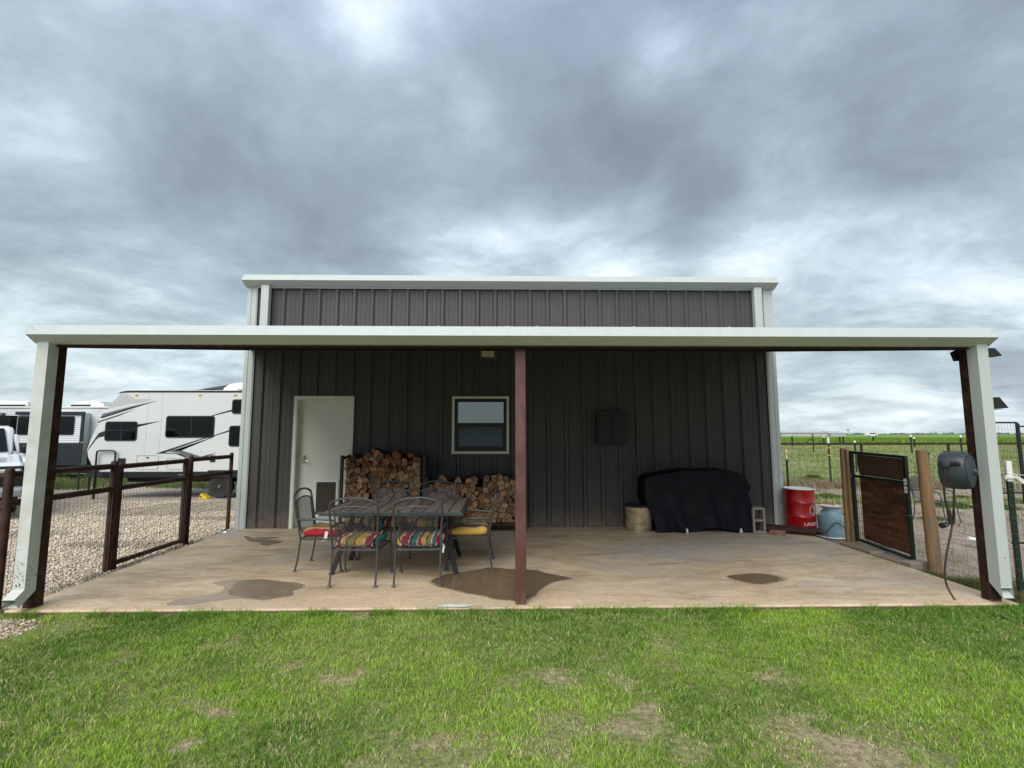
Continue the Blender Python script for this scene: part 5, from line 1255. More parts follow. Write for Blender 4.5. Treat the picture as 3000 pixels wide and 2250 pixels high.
# pickups
def pickup(label, loc, rz, dark):
    t = thing('pickup_truck', label, 'pickup truck', loc, rz)
    # local: nose at y=0 pointing -y, body back to y=5.6
    body = [(.05, .42), (0, .62), (.02, .98), (.16, 1.10), (1.35, 1.20), (1.42, 1.22), (5.5, 1.22), (5.6, 1.1), (5.6, .55), (5.45, .45), (4.75, .45), (4.6, .75), (4.1, .80), (3.75, .45), (1.65, .42), (1.45, .75), (.95, .80), (.6, .42)]
    b = MB(); b.prism(body, -1.0, 1.0, 'yz'); b.build('body', m_truck, t, bevel=.06, world=False)
    b = MB(); b.prism([(.20, 1.10), (1.30, 1.19), (1.36, 1.23), (.26, 1.15)], -.62, .62, 'yz'); b.build('hood_bulge', m_truck, t, bevel=.02, world=False)
    b = MB(); b.prism([(1.35, 1.2), (2.15, 1.82), (3.35, 1.86), (3.75, 1.2)], -.86, .86, 'yz'); b.build('cab', m_truck, t, bevel=.08, world=False)
    b = MB(); b.add([(-.78, 1.47, 1.26), (.78, 1.47, 1.26), (.70, 2.10, 1.76), (-.70, 2.10, 1.76)], [(0, 1, 2, 3)]); b.v = [(x, y-.06, z+.03) for x, y, z in b.v]; b.build('windshield', m_tint, t, world=False)
    for s in (-1, 1):
        b = MB(); b.prism([(1.75, 1.26), (2.2, 1.74), (3.2, 1.76), (3.45, 1.26)], s*.862, s*.868, 'yz'); b.build('side_window', m_tint, t, world=False)
        b = MB(); b.box(min(s*.62, s*.97), max(s*.62, s*.97), -.075 if dark else -.045, .05, .90 if dark else .84, .98 if dark else .99); b.build('headlight', mat('headlight_lens', (.55, .6, .62), rough=.1, coat=1), t, bevel=.03, world=False)
        b = MB(); b.box(min(s*1.0, s*1.2), max(s*1.0, s*1.2), 1.75, 1.88, 1.22, 1.40); b.build('mirror', m_black, t, bevel=.03, world=False)
    gw = 1.005 if dark else .66; b = MB(); b.box(-gw, gw, -.05, .12 if dark else .06, .60, 1.03); gl = b.build('grille', m_black if dark else m_chrome, t, bevel=.02, world=False)
    b = MB()
    for k in range(4): b.box(-gw+.04, gw-.04, -.065, -.051, .70+k*.075, .725+k*.075)
    b.build('grille_bar', m_char if dark else m_black, gl, world=False)
    b = MB(); b.prism([(-.12, .44), (-.14, .56), (-.06, .64), (.1, .64), (.1, .42)], -1.0, 1.0, 'yz'); b.build('bumper', mat('grey_bumper', (.40, .42, .43), rough=.3, metal=.6), t, bevel=.03, world=False)
    b = MB(); b.box(-.85, .85, -.02, .2, .28, .43); b.build('air_dam', m_blackm, t, world=False)
    for s in (-1, 1):
        for y in (1.15, 4.35):
            b = MB(); b.lathe([(.24, -.12), (.36, -.12), (.385, -.09), (.385, .09), (.36, .12), (.24, .12)], (0, y, .385), 24, axis='x'); b.v = [(x+s*.86, yy, z) for x, yy, z in b.v]; w_ = b.build('wheel', m_rubber, t, smooth=True, world=False)
            b = MB(); b.lathe([(0, -.115), (.24, -.10), (.24, .10), (0, .115)], (0, y, .385), 18, axis='x'); b.v = [(x+s*.86, yy, z) for x, yy, z in b.v]; b.build('rim', m_chrome, w_, smooth=True, world=False)
    return t
pickup('white pickup with black grille behind the pipe fence at far left edge', (-10.40, .95, gzf(0, 1.1)), R(46), True)
pickup('white pickup with chrome grille parked behind the black-grilled one', (-14.95, 5.9, gzf(0, 6.1)), R(49), False)

hb = thing('house', 'grey-roofed house on the lawn behind the viewpoint, seen only mirrored in the window', 'house', (0, -24, -.07))
b = MB(); b.box(-9, 7, -36, -24.5, -.1, 2.5); b.build('wall', mat('grey_render', (.30, .34, .35), (.22, .25, .26), rough=.85, ns=9), hb)
b = MB(); b.prism([(-23.6, 2.62), (-30, 5.9), (-37, 2.62), (-37, 2.5), (-23.6, 2.5)], -9.6, 7.6, 'yz'); b.build('roof', mat('grey_shingles', (.25, .28, .28), (.20, .225, .225), rough=.8, ns=4), hb)
b = MB(); b.box(-9.7, 7.7, -23.6, -23.45, 2.25, 2.62); b.build('fascia', m_offw, hb)
for x in (-6.5, 5.6): b = MB(); b.box(x-.8, x+.8, -24.5, -24.44, .8, 2.1); b.build('window', m_tint, hb)
# house beyond the trailers
hs_ = thing('house', 'distant house with dark shingled hip roof behind the white trailer', 'house', (-28, 42, gzf(0, 42)))
b = MB(); b.box(-39.2, -17.2, 35, 49, -.6, 3.1); b.build('wall', mat('tan_brick_far', (.32, .26, .22), rough=.8), hs_)
b = MB(); b.add([(-40.4, 34.2, 3.1), (-16, 34.2, 3.1), (-16, 49.8, 3.1), (-40.4, 49.8, 3.1), (-27.6, 42, 6.75), (-24.5, 42, 6.75)], [(0, 1, 5, 4), (1, 2, 5), (2, 3, 4, 5), (3, 0, 4), (3, 2, 1, 0)]); b.build('roof', m_shing, hs_)
b = MB(); b.box(-29.4, -28.7, 39.4, 40.2, 5.5, 5.95); b.build('roof_vent', m_black, hs_)
for x in (-36, -30, -23): b = MB(); b.box(x-.7, x+.7, 34.96, 34.99, .9, 2.2); b.build('window', m_tint, hs_)
p = at(230, 1400, y=9.0)
tpost(p.x, 9.0, at(230, 1295, y=9.0).z, .02, 1.4, (), 'green T-post in the weeds between the two trailers')

# ------------------------------------------------------------------ right: pasture fence, posts, far things
pf = thing('pasture_rail_fence', 'brown single-rail pipe fence crossing the pasture at right', 'fence', (18, 12, gzf(0, 12)))
b = MB(); b.tube([(4.8, 12, 1.125), (34, 12, 1.125)], .045, 8); b.build('rail', m_pipe, pf, smooth=True)
for x in (7.3, 11.1, 14.93, 18.67, 22.4, 26.1, 29.8):
    b = MB(); b.tube([(x, 12, gzf(0, 12)-.1), (x, 12, 1.12)], .05, 8); b.build('post', m_pipe, pf, smooth=True)
wiremesh((4.8, 12.06), (34, 12.06), -.5, 1.05, .3, .2, .0025).build('wire_mesh', m_wired, pf, recalc=False)
kp = thing('kennel_panel', 'black tube-framed wire panel standing at the right edge', 'wire panel', (12.6, 3.9, gzf(0, 4)))
KX0, KX1, KY = 12.10, 12.97, 3.9; kt = at(2950, 1238, y=KY).z
b = MB(); b.tube([(KX0, KY, kt), (KX1, KY, kt)], .022, 8); b.tube([(KX0, KY, 0), (KX0, KY, kt)], .022, 8); b.tube([(KX1, KY, gzf(0, 4)), (KX1, KY, kt)], .028, 8); b.tube([(KX0, KY, .06), (KX1, KY, .06)], .022, 8); b.build('tube_frame', m_black, kp, smooth=True)
wiremesh((KX0, KY), (KX1, KY), .08, kt, .078, .16, .003).build('wire_infill', m_wired, kp, recalc=False)
b = MB(); b.tube([(KX1+.03, KY, kt-.1), (KX1+1.4, KY-.2, kt-.1)], .022, 8); b.tube([(KX1+.05, KY, gzf(0, 4)), (KX1+.05, KY, kt-.02)], .022, 8); b.build('side_frame', m_black, kp, smooth=True)
for z in (.62, .58):
    pass
b = MB(); b.tube([(9.2, .35, .52), (13.5, .1, .50)], .02, 8); tag(b.build('pale_rail', m_wcap, smooth=True), 'pale horizontal rail low behind the right T-post', 'rail')
b = MB(); b.tube([(7.0, -1.4, .02), (9.5, -1.7, .0)], .016, 6); tag(b.build('black_pipe', m_hose, smooth=True), 'black pipe lying on the ground right of the canopy', 'pipe')
# scattered T-posts in the pasture: px, top, bottom
far = [(2426, 1281, 1403, 'tall T-post with white top and two yellow insulators in the pasture, nearest of them', (1.02, .75)), (2504, 1291, 1375, 'T-post with faded white top just left of the brown gate in the pasture', ()),
       (2668, 1274, 1318, 'thin T-post with white top above the right end of the gate', ()), (2678, 1281, 1312, 'short T-post with white top beside a thinner one behind the gate', ()),
       (2814, 1274, 1330, 'T-post with white top just left of the right canopy post', ()), (2558, 1278, 1300, 'small far T-post right below the distant parked car', ()),
       (2320, 1277, 1305, 'small far T-post near the building corner', ()), (2413, 1279, 1302, 'small far T-post left of the tall white-topped post', ()),
       (2460, 1278, 1302, 'small far T-post, left of a close pair under the sheds', ()), (2470, 1278, 1302, 'small far T-post, right of a close pair under the sheds', ()), (2980, 1274, 1310, 'far T-post seen through the wire panel', ())]
for px, tp, bt, lab, ins in far:
    d = 1417*1.55/(bt-tp); y = d+CAM.y; zt_ = at(px, tp, y=y).z; x = at(px, tp, y=y).x
    tpost(x, y, zt_, .22 if 'white' in lab else .04, max(1, d/11), ins, lab)
y = 46; br = thing('fence_brace_post', 'dark corner post with a diagonal brace in the far field fence', 'fence post', (at(2382, 1290, y=y).x, y, gzf(0, y)))
X = at(2382, 1290, y=y).x
b = MB(); b.tube([(X, y, gzf(0, y)), (X, y, at(2382, 1271, y=y).z)], .06, 8); b.build('post', m_pipe, br); b = MB(); b.tube([at(2381, 1282, y=y), at(2358, 1299, y=y)], .05, 8); b.build('brace', m_pipe, br)
st_ = thing('solar_stake_light', 'small solar spotlight on a stake beside second wooden post', 'light', (5.95, -1.3, -.07))
P_ = at(2710, 1331, y=-1.3)
b = MB(); b.tube([(P_.x, -1.3, -.1), (P_.x, -1.3, P_.z-.02)], .006, 6); b.build('stake', m_hoseg, st_); b = MB(); b.tube([(P_.x-.02, -1.33, P_.z-.01), (P_.x+.05, -1.3, P_.z+.01)], [.03, .026], 10); b.build('lamp_head', m_black, st_, smooth=True)
b = MB(); b.bar((P_.x+.05, -1.3, P_.z-.02), (P_.x+.09, -1.3, P_.z-.05), .05, .008); b.build('solar_panel', m_offw, st_)
b = MB(); b.tube([at(2835, 1577, y=-1.2), at(2862, 1582, y=-1.2)], .028, 10); tag(b.build('white_pipe_piece', m_offw, smooth=True), 'short white plastic pipe on the bare earth left of right post', 'pipe')
# sheds, car, tower on the horizon
def shed(label, pxa, pxb, pt, pr_, pb, y, m_w, m_r):
    xa, xb = at(pxa, 1270, y=y).x, at(pxb, 1270, y=y).x; zt_ = at(2400, pt, y=y).z; zr = at(2400, pr_, y=y).z
    t = thing('shed', label, 'shed', ((xa+xb)/2, y+8, gzf(0, y)))
    b = MB(); b.box(xa, xb, y, y+18, -.6, zr); b.build('wall', m_w, t)
    b = MB(); b.prism([(y-.6, zr), (y+9, zt_), (y+18.6, zr), (y+9, zr-.1)], xa-.5, xb+.5, 'yz'); b.build('roof', m_r, t)
    n = max(2, int((xb-xa)/12))
    for i in range(n): x = xa+(xb-xa)*(i+.5)/n; b = MB(); b.box(x-1.8, x+1.8, y-.06, y-.02, -.5, 1.6); b.build('shed_door', m_shed2 if m_w is m_shed else m_shed, t)
shed('long pale blue metal shed on the horizon right of the building', 2290, 2374, 1263.5, 1268, 1279, 330, m_shed, m_shed)
shed('tan-roofed metal shed, second from left on the horizon', 2375, 2424, 1263.5, 1268, 1279, 345, m_shed, m_shed2)
shed('short pale metal shed at right end of the row on the horizon', 2434, 2478, 1263, 1270, 1277, 380, m_shed2, m_shed)
y = 190; cxx = at(2556, 1275, y=y).x
car = thing('parked_car', 'distant pale car at the edge of the green field', 'car', (cxx, y, at(2556, 1278, y=y).z))
zg = at(2556, 1279, y=y).z
b = MB(); b.prism([(cxx-2.3, zg+.3), (cxx-2.3, zg+.95), (cxx-1.4, zg+1.05), (cxx+2.2, zg+1.0), (cxx+2.3, zg+.3)], y, y+1.8, 'xz'); b.build('body', m_truck, car, bevel=.1)
b = MB(); b.prism([(cxx-1.6, zg+1.04), (cxx-1.1, zg+1.62), (cxx+1.3, zg+1.62), (cxx+2.1, zg+1.0)], y+.1, y+1.7, 'xz'); b.build('cabin', m_truck, car, bevel=.1)
b = MB(); b.prism([(cxx-1.3, zg+1.1), (cxx-1.0, zg+1.5), (cxx+1.2, zg+1.5), (cxx+1.7, zg+1.1)], y+.04, y+.098, 'xz'); b.build('side_window', m_tint, car)
for dx in (-1.5, 1.5):
    b = MB(); b.lathe([(.33, y-.05), (.33, y+.2)], (cxx+dx, 0, zg+.33), 16, axis='y'); b.build('wheel', m_rubber, car)
# raised farm track bank the car stands on
b = MB(); b.prism([(y-8, gzf(0, 100)-.01), (y-3, zg), (y+30, zg), (y+40, gzf(0, 100)-.01)], 60, 400, 'yz')
o = b.build('track_bank', m_field); o['kind'] = 'structure'
y = 900; X = at(2485, 1259, y=y).x; Z = at(2485, 1259, y=y).z
wt = thing('water_tower', 'tiny round water tower on the far horizon', 'water tower', (X, y, -.6))
b = MB(); b.lathe([(0, Z-2.4), (1.9, Z-1.6), (2.4, Z), (1.9, Z+1.6), (0, Z+2.2)], (X, y, 0), 16); b.build('tank', m_shed, wt, smooth=True); b = MB(); b.tube([(X, y, -1), (X, y, Z-2)], .35, 8); b.build('stem', m_shed, wt)
# distant tree line: many small leafy clumps, too far to count
m_leaf = mat('hazed_foliage', (.17, .20, .17), (.14, .17, .15), rough=.9, ns=2)  # distance haze mixed into the leaf colour
b = MB(); rs = random.Random(4)
for i in range(420):
    x = rs.uniform(-700, 1500); y = rs.uniform(900, 1100); s_ = rs.uniform(1.0, 2.4)*(1.6 if rs.random() < .12 else 1)
    for k in range(5):
        c = Vector((x+rs.uniform(-5, 5), y, s_*rs.uniform(.3, .9))); r = s_*rs.uniform(.5, .9)
        b.add([c+Vector((r*1.6*math.cos(a), 0, r*math.sin(a)))*rs.uniform(.75, 1.1)+Vector((0, rs.uniform(-1, 1), 0)) for a in np.linspace(0, 5.5, 7)], [tuple(range(7))])
o = b.build('far_treeline', m_leaf, recalc=False); tag(o, 'low dark tree line along the far horizon', 'trees', kind='stuff')

# ------------------------------------------------------------------ grass and stones (numpy)
def color_mat(name, rough=.6, trans=.25):
    M = bpy.data.materials.new(name); M.use_nodes = True; t = M.node_tree; b = t.nodes['Principled BSDF']; a = t.nodes.new('ShaderNodeAttribute'); a.attribute_name = 'tone'
    t.links.new(a.outputs['Color'], b.inputs['Base Color']); b.inputs['Roughness'].default_value = rough; b.inputs['Specular IOR Level'].default_value = .3
    if trans:
        tl = t.nodes.new('ShaderNodeBsdfTranslucent'); t.links.new(a.outputs['Color'], tl.inputs[0]); mx = t.nodes.new('ShaderNodeMixShader'); mx.inputs[0].default_value = trans
        t.links.new(b.outputs[0], mx.inputs[1]); t.links.new(tl.outputs[0], mx.inputs[2]); t.links.new(mx.outputs[0], t.nodes['Material Output'].inputs[0])
    return M
m_blade = color_mat('grass_blade'); m_peb = color_mat('pebble', .8, 0)
def npmesh(name, V, F, C, m, nper):
    me = bpy.data.meshes.new(name); nv = len(V); nf = len(F)
    me.vertices.add(nv); me.vertices.foreach_set('co', V.astype(np.float32).ravel())
    me.loops.add(nf*3); me.loops.foreach_set('vertex_index', F.astype(np.int32).ravel())
    me.polygons.add(nf); me.polygons.foreach_set('loop_start', np.arange(0, nf*3, 3, dtype=np.int32))
    me.update(calc_edges=True); a = me.color_attributes.new('tone', 'FLOAT_COLOR', 'POINT')
    a.data.foreach_set('color', np.concatenate([C, np.ones((nv, 1))], 1).astype(np.float32).ravel())
    me.materials.append(m); o = bpy.data.objects.new(name, me); COL.objects.link(o); return o
def blades(name, x, y, z, h, w, col, lean=.5, wid_tip=.35):
    n = len(x); th = rng.uniform(0, 2*np.pi, n); ph = rng.uniform(0, 2*np.pi, n); ln = h*lean*rng.uniform(.2, 1.3, n)
    dx, dy = np.cos(th), np.sin(th); lx, ly = np.cos(ph)*ln, np.sin(ph)*ln
    P = np.zeros((n, 5, 3)); 
    P[:, 0] = np.stack([x-dx*w, y-dy*w, z], 1); P[:, 1] = np.stack([x+dx*w, y+dy*w, z], 1)
    P[:, 2] = np.stack([x+lx*.4-dx*w*.8, y+ly*.4-dy*w*.8, z+h*.6], 1); P[:, 3] = np.stack([x+lx*.4+dx*w*.8, y+ly*.4+dy*w*.8, z+h*.6], 1)
    P[:, 4] = np.stack([x+lx, y+ly, z+h*np.sqrt(np.clip(1-(lean*.6)**2, .2, 1))], 1)
    T = np.array([[0, 1, 3], [0, 3, 2], [2, 3, 4]]); F = (np.arange(n)[:, None, None]*5+T[None]).reshape(-1, 3)
    C = np.repeat(col[:, None, :], 5, 1).reshape(-1, 3)
    return npmesh(name, P.reshape(-1, 3), F, C, m_blade, 5)
# bare / straw patches of the lawn: photograph pixel -> ground, radius, kind
patches = []
for px, py, r, kd in [(1640, 1985, .16, 'd'), (1840, 2140, .16, 'd'), (1905, 2095, .12, 'd'), (2480, 2195, .34, 's'), (2600, 2230, .25, 's'), (655, 1890, .14, 'd'), (640, 2085, .10, 's'), (1000, 1990, .16, 's'), (1800, 1995, .12, 's'),
                      (1930, 1885, .10, 'd'), (2270, 1975, .12, 's'), (860, 1945, .10, 's'), (530, 2185, .07, 'd'), (1300, 2180, .22, 's'), (1180, 2230, .2, 's'), (1070, 1800, .12, 's'), (1560, 2200, .15, 's'), (1500, 1990, .12, 'd'), (1640, 2120, .15, 's'), (560, 2060, .08, 's'), (2050, 2200, .12, 's'), (2350, 2120, .15, 's')]:
    p = at(px, py, z=-.03); patches.append((p.x, p.y, r*.85, kd))
def lawn(n, x0, x1, y0, y1, hh, ww, name):
    x = rng.uniform(x0, x1, n); y = rng.uniform(y0, y1, n)
    keep = np.ones(n, bool); straw = np.zeros(n); short = np.ones(n)
    for a, c, r, kd in patches:
        d = np.sqrt(((x-a)/1.25)**2+(y-c)**2)/r+(vn(x*8, y*8, 5)-.5)*1.5+(vn(x*30, y*30, 8)-.5)*.9
        inn = np.clip(1.25-d, 0, 1)
        keep &= rng.uniform(0, 1, n) > inn*(.80 if kd == 'd' else .42); straw = np.maximum(straw, inn*(1.2 if kd == 's' else .6)); short *= 1-.5*inn
    big = vn(x*.9, y*.9, 1)*.5+vn(x*2.3, y*2.3, 2)*.3+vn(x*6, y*6, 3)*.2; cl = vn(x*14, y*14, 4)
    keep &= rng.uniform(0, 1, n) < .68+.6*cl*(1-.3*straw)
    left = np.clip((-3.9-(x))/.9+(vn(x*3, y*3, 6)-.5)*1.6+np.clip((y+4.9)*.6, -1, .4), 0, 1)   # thins into gravel at left
    keep &= rng.uniform(0, 1, n) > left*.94
    x, y, straw, short, big, cl = [q[keep] for q in (x, y, straw, short, big, cl)]; n = len(x)
    dk = np.array([.11, .26, .020]); lt = np.array([.34, .54, .055]); br = np.array([.52, .62, .19]); sw = np.array([.72, .62, .36])
    edge = np.clip((y+4.5)/.6, 0, 1)*np.clip(1-(big-.2), 0, 1)
    f = np.clip((big-.32)*2.4-.45*edge+rng.normal(0, .16, n), 0, 1)[:, None]; col = dk*(1-f)+lt*f
    side = np.clip((np.abs(x)-2.4)/2.5, 0, 1)[:, None]*np.array([.05, .02, -.008])*f; col = col+side*.6
    m2 = (rng.uniform(0, 1, n) < .22+.15*(np.abs(x) < 1.5))[:, None]; col = np.where(m2, col*.45+br*.55, col)
    s_ = (rng.uniform(0, 1, n) < .035+straw*.75+.10*(vn(x*1.6, y*1.6, 9) > .66))[:, None]; col = np.where(s_, sw*rng.uniform(.6, 1.1, (n, 1)), col)
    col = col*rng.uniform(.55, 1.3, (n, 1))
    h = hh*(.55+.8*cl)*short*rng.uniform(.5, 1.25, n)*(1+.5*(y > -3.98)*(vn(x*5, y*0, 12) > .45))
    z = gz(x, y)+.028+.02*(vn(x*1.3, y*1.3, 3)-.5)-.004
    return blades(name, x, y, z, h, np.full(n, ww)*rng.uniform(.6, 1.3, n), col, .75)
o = lawn(520000, -5.3, 5.6, -6.9, -3.765, .033, .0021, 'lawn_grass'); tag(o, 'short green lawn with straw-coloured and bare patches', 'grass', kind='stuff')
o = lawn(60000, 5.6, 9.0, -6.9, -3.4, .07, .004, 'side_grass'); tag(o, 'longer green grass beyond the right canopy post', 'grass', kind='stuff')
n = 9000; x = rng.uniform(-4.4, 4.5, n); kk = vn(x*2.1, x*0+3, 31)*.6+vn(x*7, x*0+1, 32)*.5 > .58; x = x[kk]; y = -3.79+np.abs(rng.normal(0, .03, len(x)))*-1+.0; f = rng.uniform(0, 1, (len(x), 1))
o = blades('edge_grass', x, y, gz(x, y)+.01, rng.uniform(.04, .125, len(x)), np.full(len(x), .0024), np.array([.09, .22, .02])*(1-f)+np.array([.30, .46, .07])*f, .8); tag(o, 'taller grass tufts leaning over the front edge of the slab', 'grass', kind='stuff')
# weeds along right slab edge and post foot
def patch_grass(name, lab, spots, hh, w, col0, col1, dens=1):
    X_, Y_, H_ = [], [], []
    for (x, y, rx, ry, n, hs_) in spots:
        a = rng.normal(0, .5, n)*rx+x; c = rng.normal(0, .5, n)*ry+y; X_.append(a); Y_.append(c); H_.append(np.full(n, hs_)*np.exp(-(((a-x)/rx)**2+((c-y)/ry)**2)*.5))
    x = np.concatenate(X_); y = np.concatenate(Y_); h = np.concatenate(H_)*rng.uniform(.4, 1.2, len(x)); n = len(x); f = rng.uniform(0, 1, (n, 1))
    ok = ~((x < 4.60) & (x > -4.6) & (y > -3.75) & (y < 13)); x, y, h, f = x[ok], y[ok], h[ok], f[ok]
    o = blades(name, x, y, gz(x, y)-.01, h*hh, np.full(len(x), w)*rng.uniform(.6, 1.3, len(x)), np.array(col0)*(1-f)+np.array(col1)*f, .7); return o
o = patch_grass('weeds', '', [(4.68, -2.75, .10, .25, 700, 1), (4.72, -3.2, .14, .35, 2200, 1.4), (4.78, -3.6, .22, .3, 2500, 1.3), (5.3, -3.3, .5, .5, 4000, .8), (5.1, -4.0, .5, .3, 3000, 1.2), (4.62, -2.3, .04, .2, 120, .6), (-4.72, -3.75, .15, .2, 900, .8), (-4.66, -2.0, .05, 1.4, 700, .35)], .11, .003, (.07, .12, .025), (.24, .21, .10))
tag(o, 'weeds and longer grass along the slab edges', 'grass', kind='stuff')
# pasture grass
n = 120000; d = rng.uniform(0, 1, n)**1.6; y = 4+d*82; x = rng.uniform(3, 11, n)*(y+9)/9*1.05; kp_ = ((vn(x*.9, y*.9, 2) > .74))|(y+(vn(x*.6, y*.6, 5)-.5)*3 > 9.4); kp_ &= ~((x < 4.8) & (y < 13)); x, y = x[kp_], y[kp_]; n = len(x)
f = np.clip(vn(x*.3, y*.8, 7)*1.2-.1+rng.normal(0, .15, n), 0, 1)[:, None]; col = np.array([.18, .25, .06])*(1-f)+np.array([.40, .40, .21])*f
o = blades('pasture_grass', x, y, gz(x, y)-.03, rng.uniform(.05, .16, n)*(1+.4*(y > 20)), .006+.0007*(y+8), col, .6); tag(o, 'rough pasture grass beyond the bare earth', 'grass', kind='stuff')
n = 45000; y = rng.uniform(86, 210, n); x = rng.uniform(.25, 1.15, n)*(y+8); f = np.clip(vn(x*.12, y*.3, 7)+rng.normal(0, .2, n), 0, 1)[:, None]; col = np.array([.12, .22, .02])*(1-f)+np.array([.21, .33, .05])*f
o = blades('crop_grass', x, y, gz(x, y)-.05, rng.uniform(.4, .9, n), np.full(n, .13), col, .4); tag(o, 'bright green crop beyond the pasture', 'crop', kind='stuff')
# weeds on the left behind the gravel
n = 26000; y = rng.uniform(9.0, 17, n); x = rng.uniform(-24, -5, n); kk = vn(x*.7, y*.7, 3) > .35; x, y = x[kk], y[kk]; n = len(x); f = rng.uniform(0, 1, (n, 1))
o = blades('verge_weeds', x, y, gz(x, y)-.02, rng.uniform(.06, .34, n), np.full(n, .012), np.array([.10, .14, .04])*(1-f)+np.array([.22, .24, .10])*f, .6); tag(o, 'weedy grass verge behind the gravel and trailers', 'grass', kind='stuff')
n = 16000; x = rng.uniform(4.8, 17, n); y = 9.6+rng.normal(0, .8, n)+(vn(x*.8, x*0, 3)-.5)*2; ok = (vn(x*1.1, y*1.1, 13) > .42) & ((x > 4.8)); x, y = x[ok], y[ok]; f = rng.uniform(0, 1, (len(x), 1))
o = blades('dry_weeds', x, y, gz(x, y)-.02, rng.uniform(.08, .34, len(x)), np.full(len(x), .009), np.array([.17, .12, .075])*(1-f)+np.array([.36, .30, .19])*f, .7); tag(o, 'brown dry weeds where the pasture meets the bare earth', 'weeds', kind='stuff')
n = 9000; x = rng.uniform(4.75, 15, n); y = rng.uniform(-3.2, 8.5, n); ok = (vn(x*1.4, y*1.4, 23)+.3*vn(x*5, y*5, 24) > .86); x, y = x[ok], y[ok]; f = rng.uniform(0, 1, (len(x), 1))
o = blades('earth_weeds', x, y, gz(x, y)-.02, rng.uniform(.03, .12, len(x)), np.full(len(x), .007), np.array([.10, .19, .03])*(1-f)+np.array([.30, .34, .12])*f, .9); tag(o, 'thin patchy weeds on the bare earth', 'weeds', kind='stuff')
# individual weed clumps on the bare earth
clumps = [(2353, 1445, .55, 'wide low green weed clump on bare earth behind the milk can'), (2428, 1455, .75, 'largest bright green weed clump between milk can and gate'), (2382, 1398, .62, 'rounded green bush at the pasture edge by the building'), (2424, 1508, .35, 'small weed just right of the milk can'),
          (2452, 1415, .35, 'pale weed at the pasture edge left of gate'), (2792, 1475, .55, 'green weed clump seen under the hose reel'), (2820, 1452, .40, 'weed clump left of right canopy post'), (2452, 1500, .30, 'sparse dry weed beside the gate post'), (2735, 1512, .30, 'small weed near the hose nozzle'), (2940, 1480, .45, 'weed clump behind the right T-post')]
for i, (px, py, s_, lab) in enumerate(clumps):
    p = at(px, py+8, z=-.12); 
    for _ in range(4): p = at(px, py+8, z=gzf(p.x, p.y))
    n = int(3200*s_); a = rng.normal(0, .46, n)*s_; c = rng.normal(0, .34, n)*s_; hgt = .30*s_*np.exp(-((a/s_)**2+(c/s_)**2)*2)*rng.uniform(.5, 1.15, n)*(1.9 if 'bush' in lab else 1)
    f = rng.uniform(0, 1, (n, 1)); C0 = (.06, .13, .02) if 'dry' not in lab else (.2, .15, .09)
    o = blades('weed_clump', a, c, np.zeros(n)-.01, hgt, np.full(n, .007)*rng.uniform(.6, 1.4, n), np.array(C0)*(1-f)+np.array([.20, .27, .07])*f, .9)
    o.location = (p.x, p.y, gzf(p.x, p.y)); tag(o, lab, 'weed')
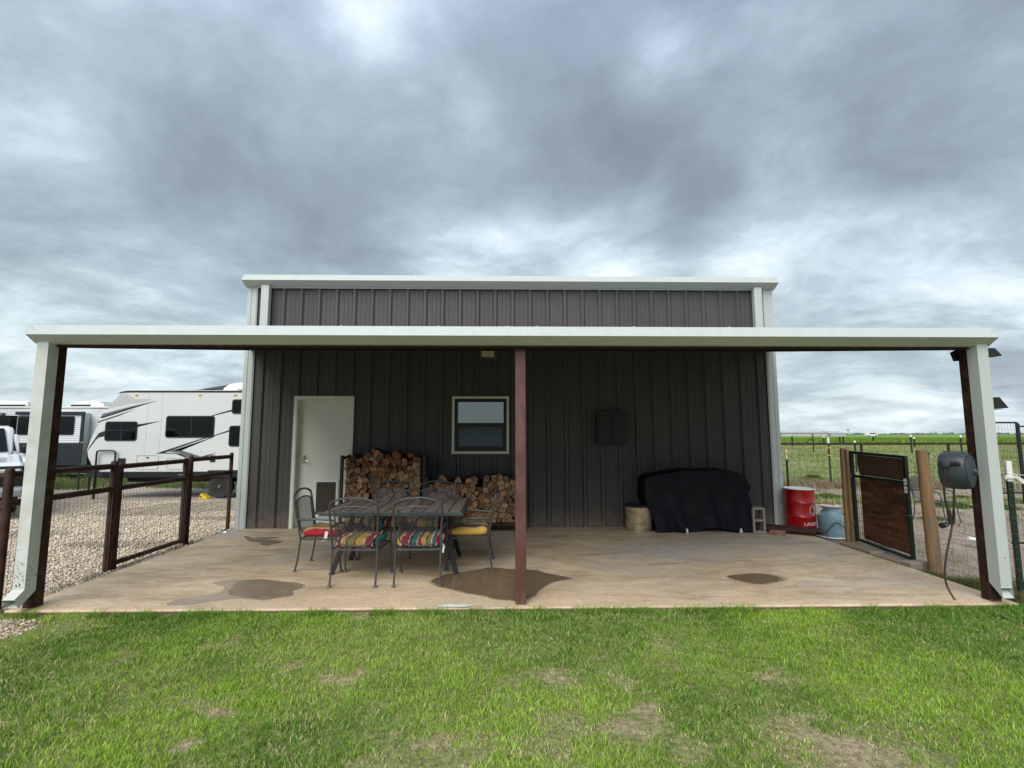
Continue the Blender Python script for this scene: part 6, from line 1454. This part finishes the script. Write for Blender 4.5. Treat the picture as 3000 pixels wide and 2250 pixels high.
# pebbles
def pebbles(name, lab, x, y, s, col):
    n = len(x); base = np.array([[1, 0, 0], [0, 1, 0], [-1, 0, 0], [0, -1, 0], [.1, .1, 1], [0, 0, -1]])
    F0 = np.array([[0, 1, 4], [1, 2, 4], [2, 3, 4], [3, 0, 4], [1, 0, 5], [2, 1, 5], [3, 2, 5], [0, 3, 5]])
    P = base[None]*rng.uniform(.65, 1.25, (n, 6, 1)); P[..., 2] *= .62; th = rng.uniform(0, 6.28, n); c, s_ = np.cos(th)[:, None], np.sin(th)[:, None]
    X_ = P[..., 0]*c-P[..., 1]*s_; Y_ = P[..., 0]*s_+P[..., 1]*c; P = np.stack([X_, Y_, P[..., 2]], -1)*s[:, None, None]
    P += np.stack([x, y, gz(x, y)+s*.25+(.028+.02*(vn(x*1.3, y*1.3, 3)-.5) if name == 'loose_pebbles' else 0)], 1)[:, None, :]
    F = (np.arange(n)[:, None, None]*6+F0[None]).reshape(-1, 3); C = np.repeat(col[:, None, :], 6, 1).reshape(-1, 3)
    o = npmesh(name, P.reshape(-1, 3), F, C, m_peb, 6); tag(o, lab, 'gravel', kind='stuff'); return o
n = 95000; d = rng.uniform(0, 1, n)**1.5; y = -4.3+d*9.5; x = -4.60-rng.uniform(0, 1, n)**.9*(2.2+(y+4.3)*.75)
f = rng.uniform(0, 1, (n, 1)); col = (np.array([.42, .34, .25])*(1-f)+np.array([.84, .74, .59])*f); col *= (1-.35*(vn(x*.5, y*1.2, 4) > .62))[:, None]
near = np.clip((x+4.95)/.3, 0, 1)[:, None]; col = col*(1-.55*near)+np.array([.20, .15, .10])*.55*near
pebbles('gravel_stones', 'pale limestone gravel of the yard left of the fence', x, y, rng.uniform(.007, .017, n)*(1+.8*(rng.uniform(0, 1, n) > .85)), col)
n = 5500; x = -4.6+rng.normal(0, .36, n); y = -4.30+rng.normal(0, .26, n); ok = (x < -3.7) & (y < -3.85) & (x < -4.0-(-y-4.0)*.5+rng.normal(0, .1, n)); x, y = x[ok], y[ok]; f = rng.uniform(0, 1, (len(x), 1))
pebbles('loose_pebbles', 'loose stones where the gravel meets the lawn at lower left', x, y, rng.uniform(.007, .02, len(x)), np.array([.30, .20, .14])*(1-f)+np.array([.70, .60, .50])*f)
n = 9000; x = rng.uniform(4.6, 9.5, n); y = rng.uniform(-3.6, 4, n); f = rng.uniform(0, 1, (n, 1))
pebbles('earth_clods', 'small clods and stones on the bare earth', x, y, rng.uniform(.004, .014, n), np.array([.16, .10, .07])*(1-f)+np.array([.42, .33, .27])*f)
n = 160; x = rng.uniform(-4.4, 4.4, n); y = rng.uniform(-3.7, -.6, n)
o = pebbles('slab_debris', 'tiny specks of leaf and grit on the patio slab', x, y, rng.uniform(.002, .007, n), np.tile(np.array([[.10, .055, .03]]), (n, 1))); o.location.z = .071
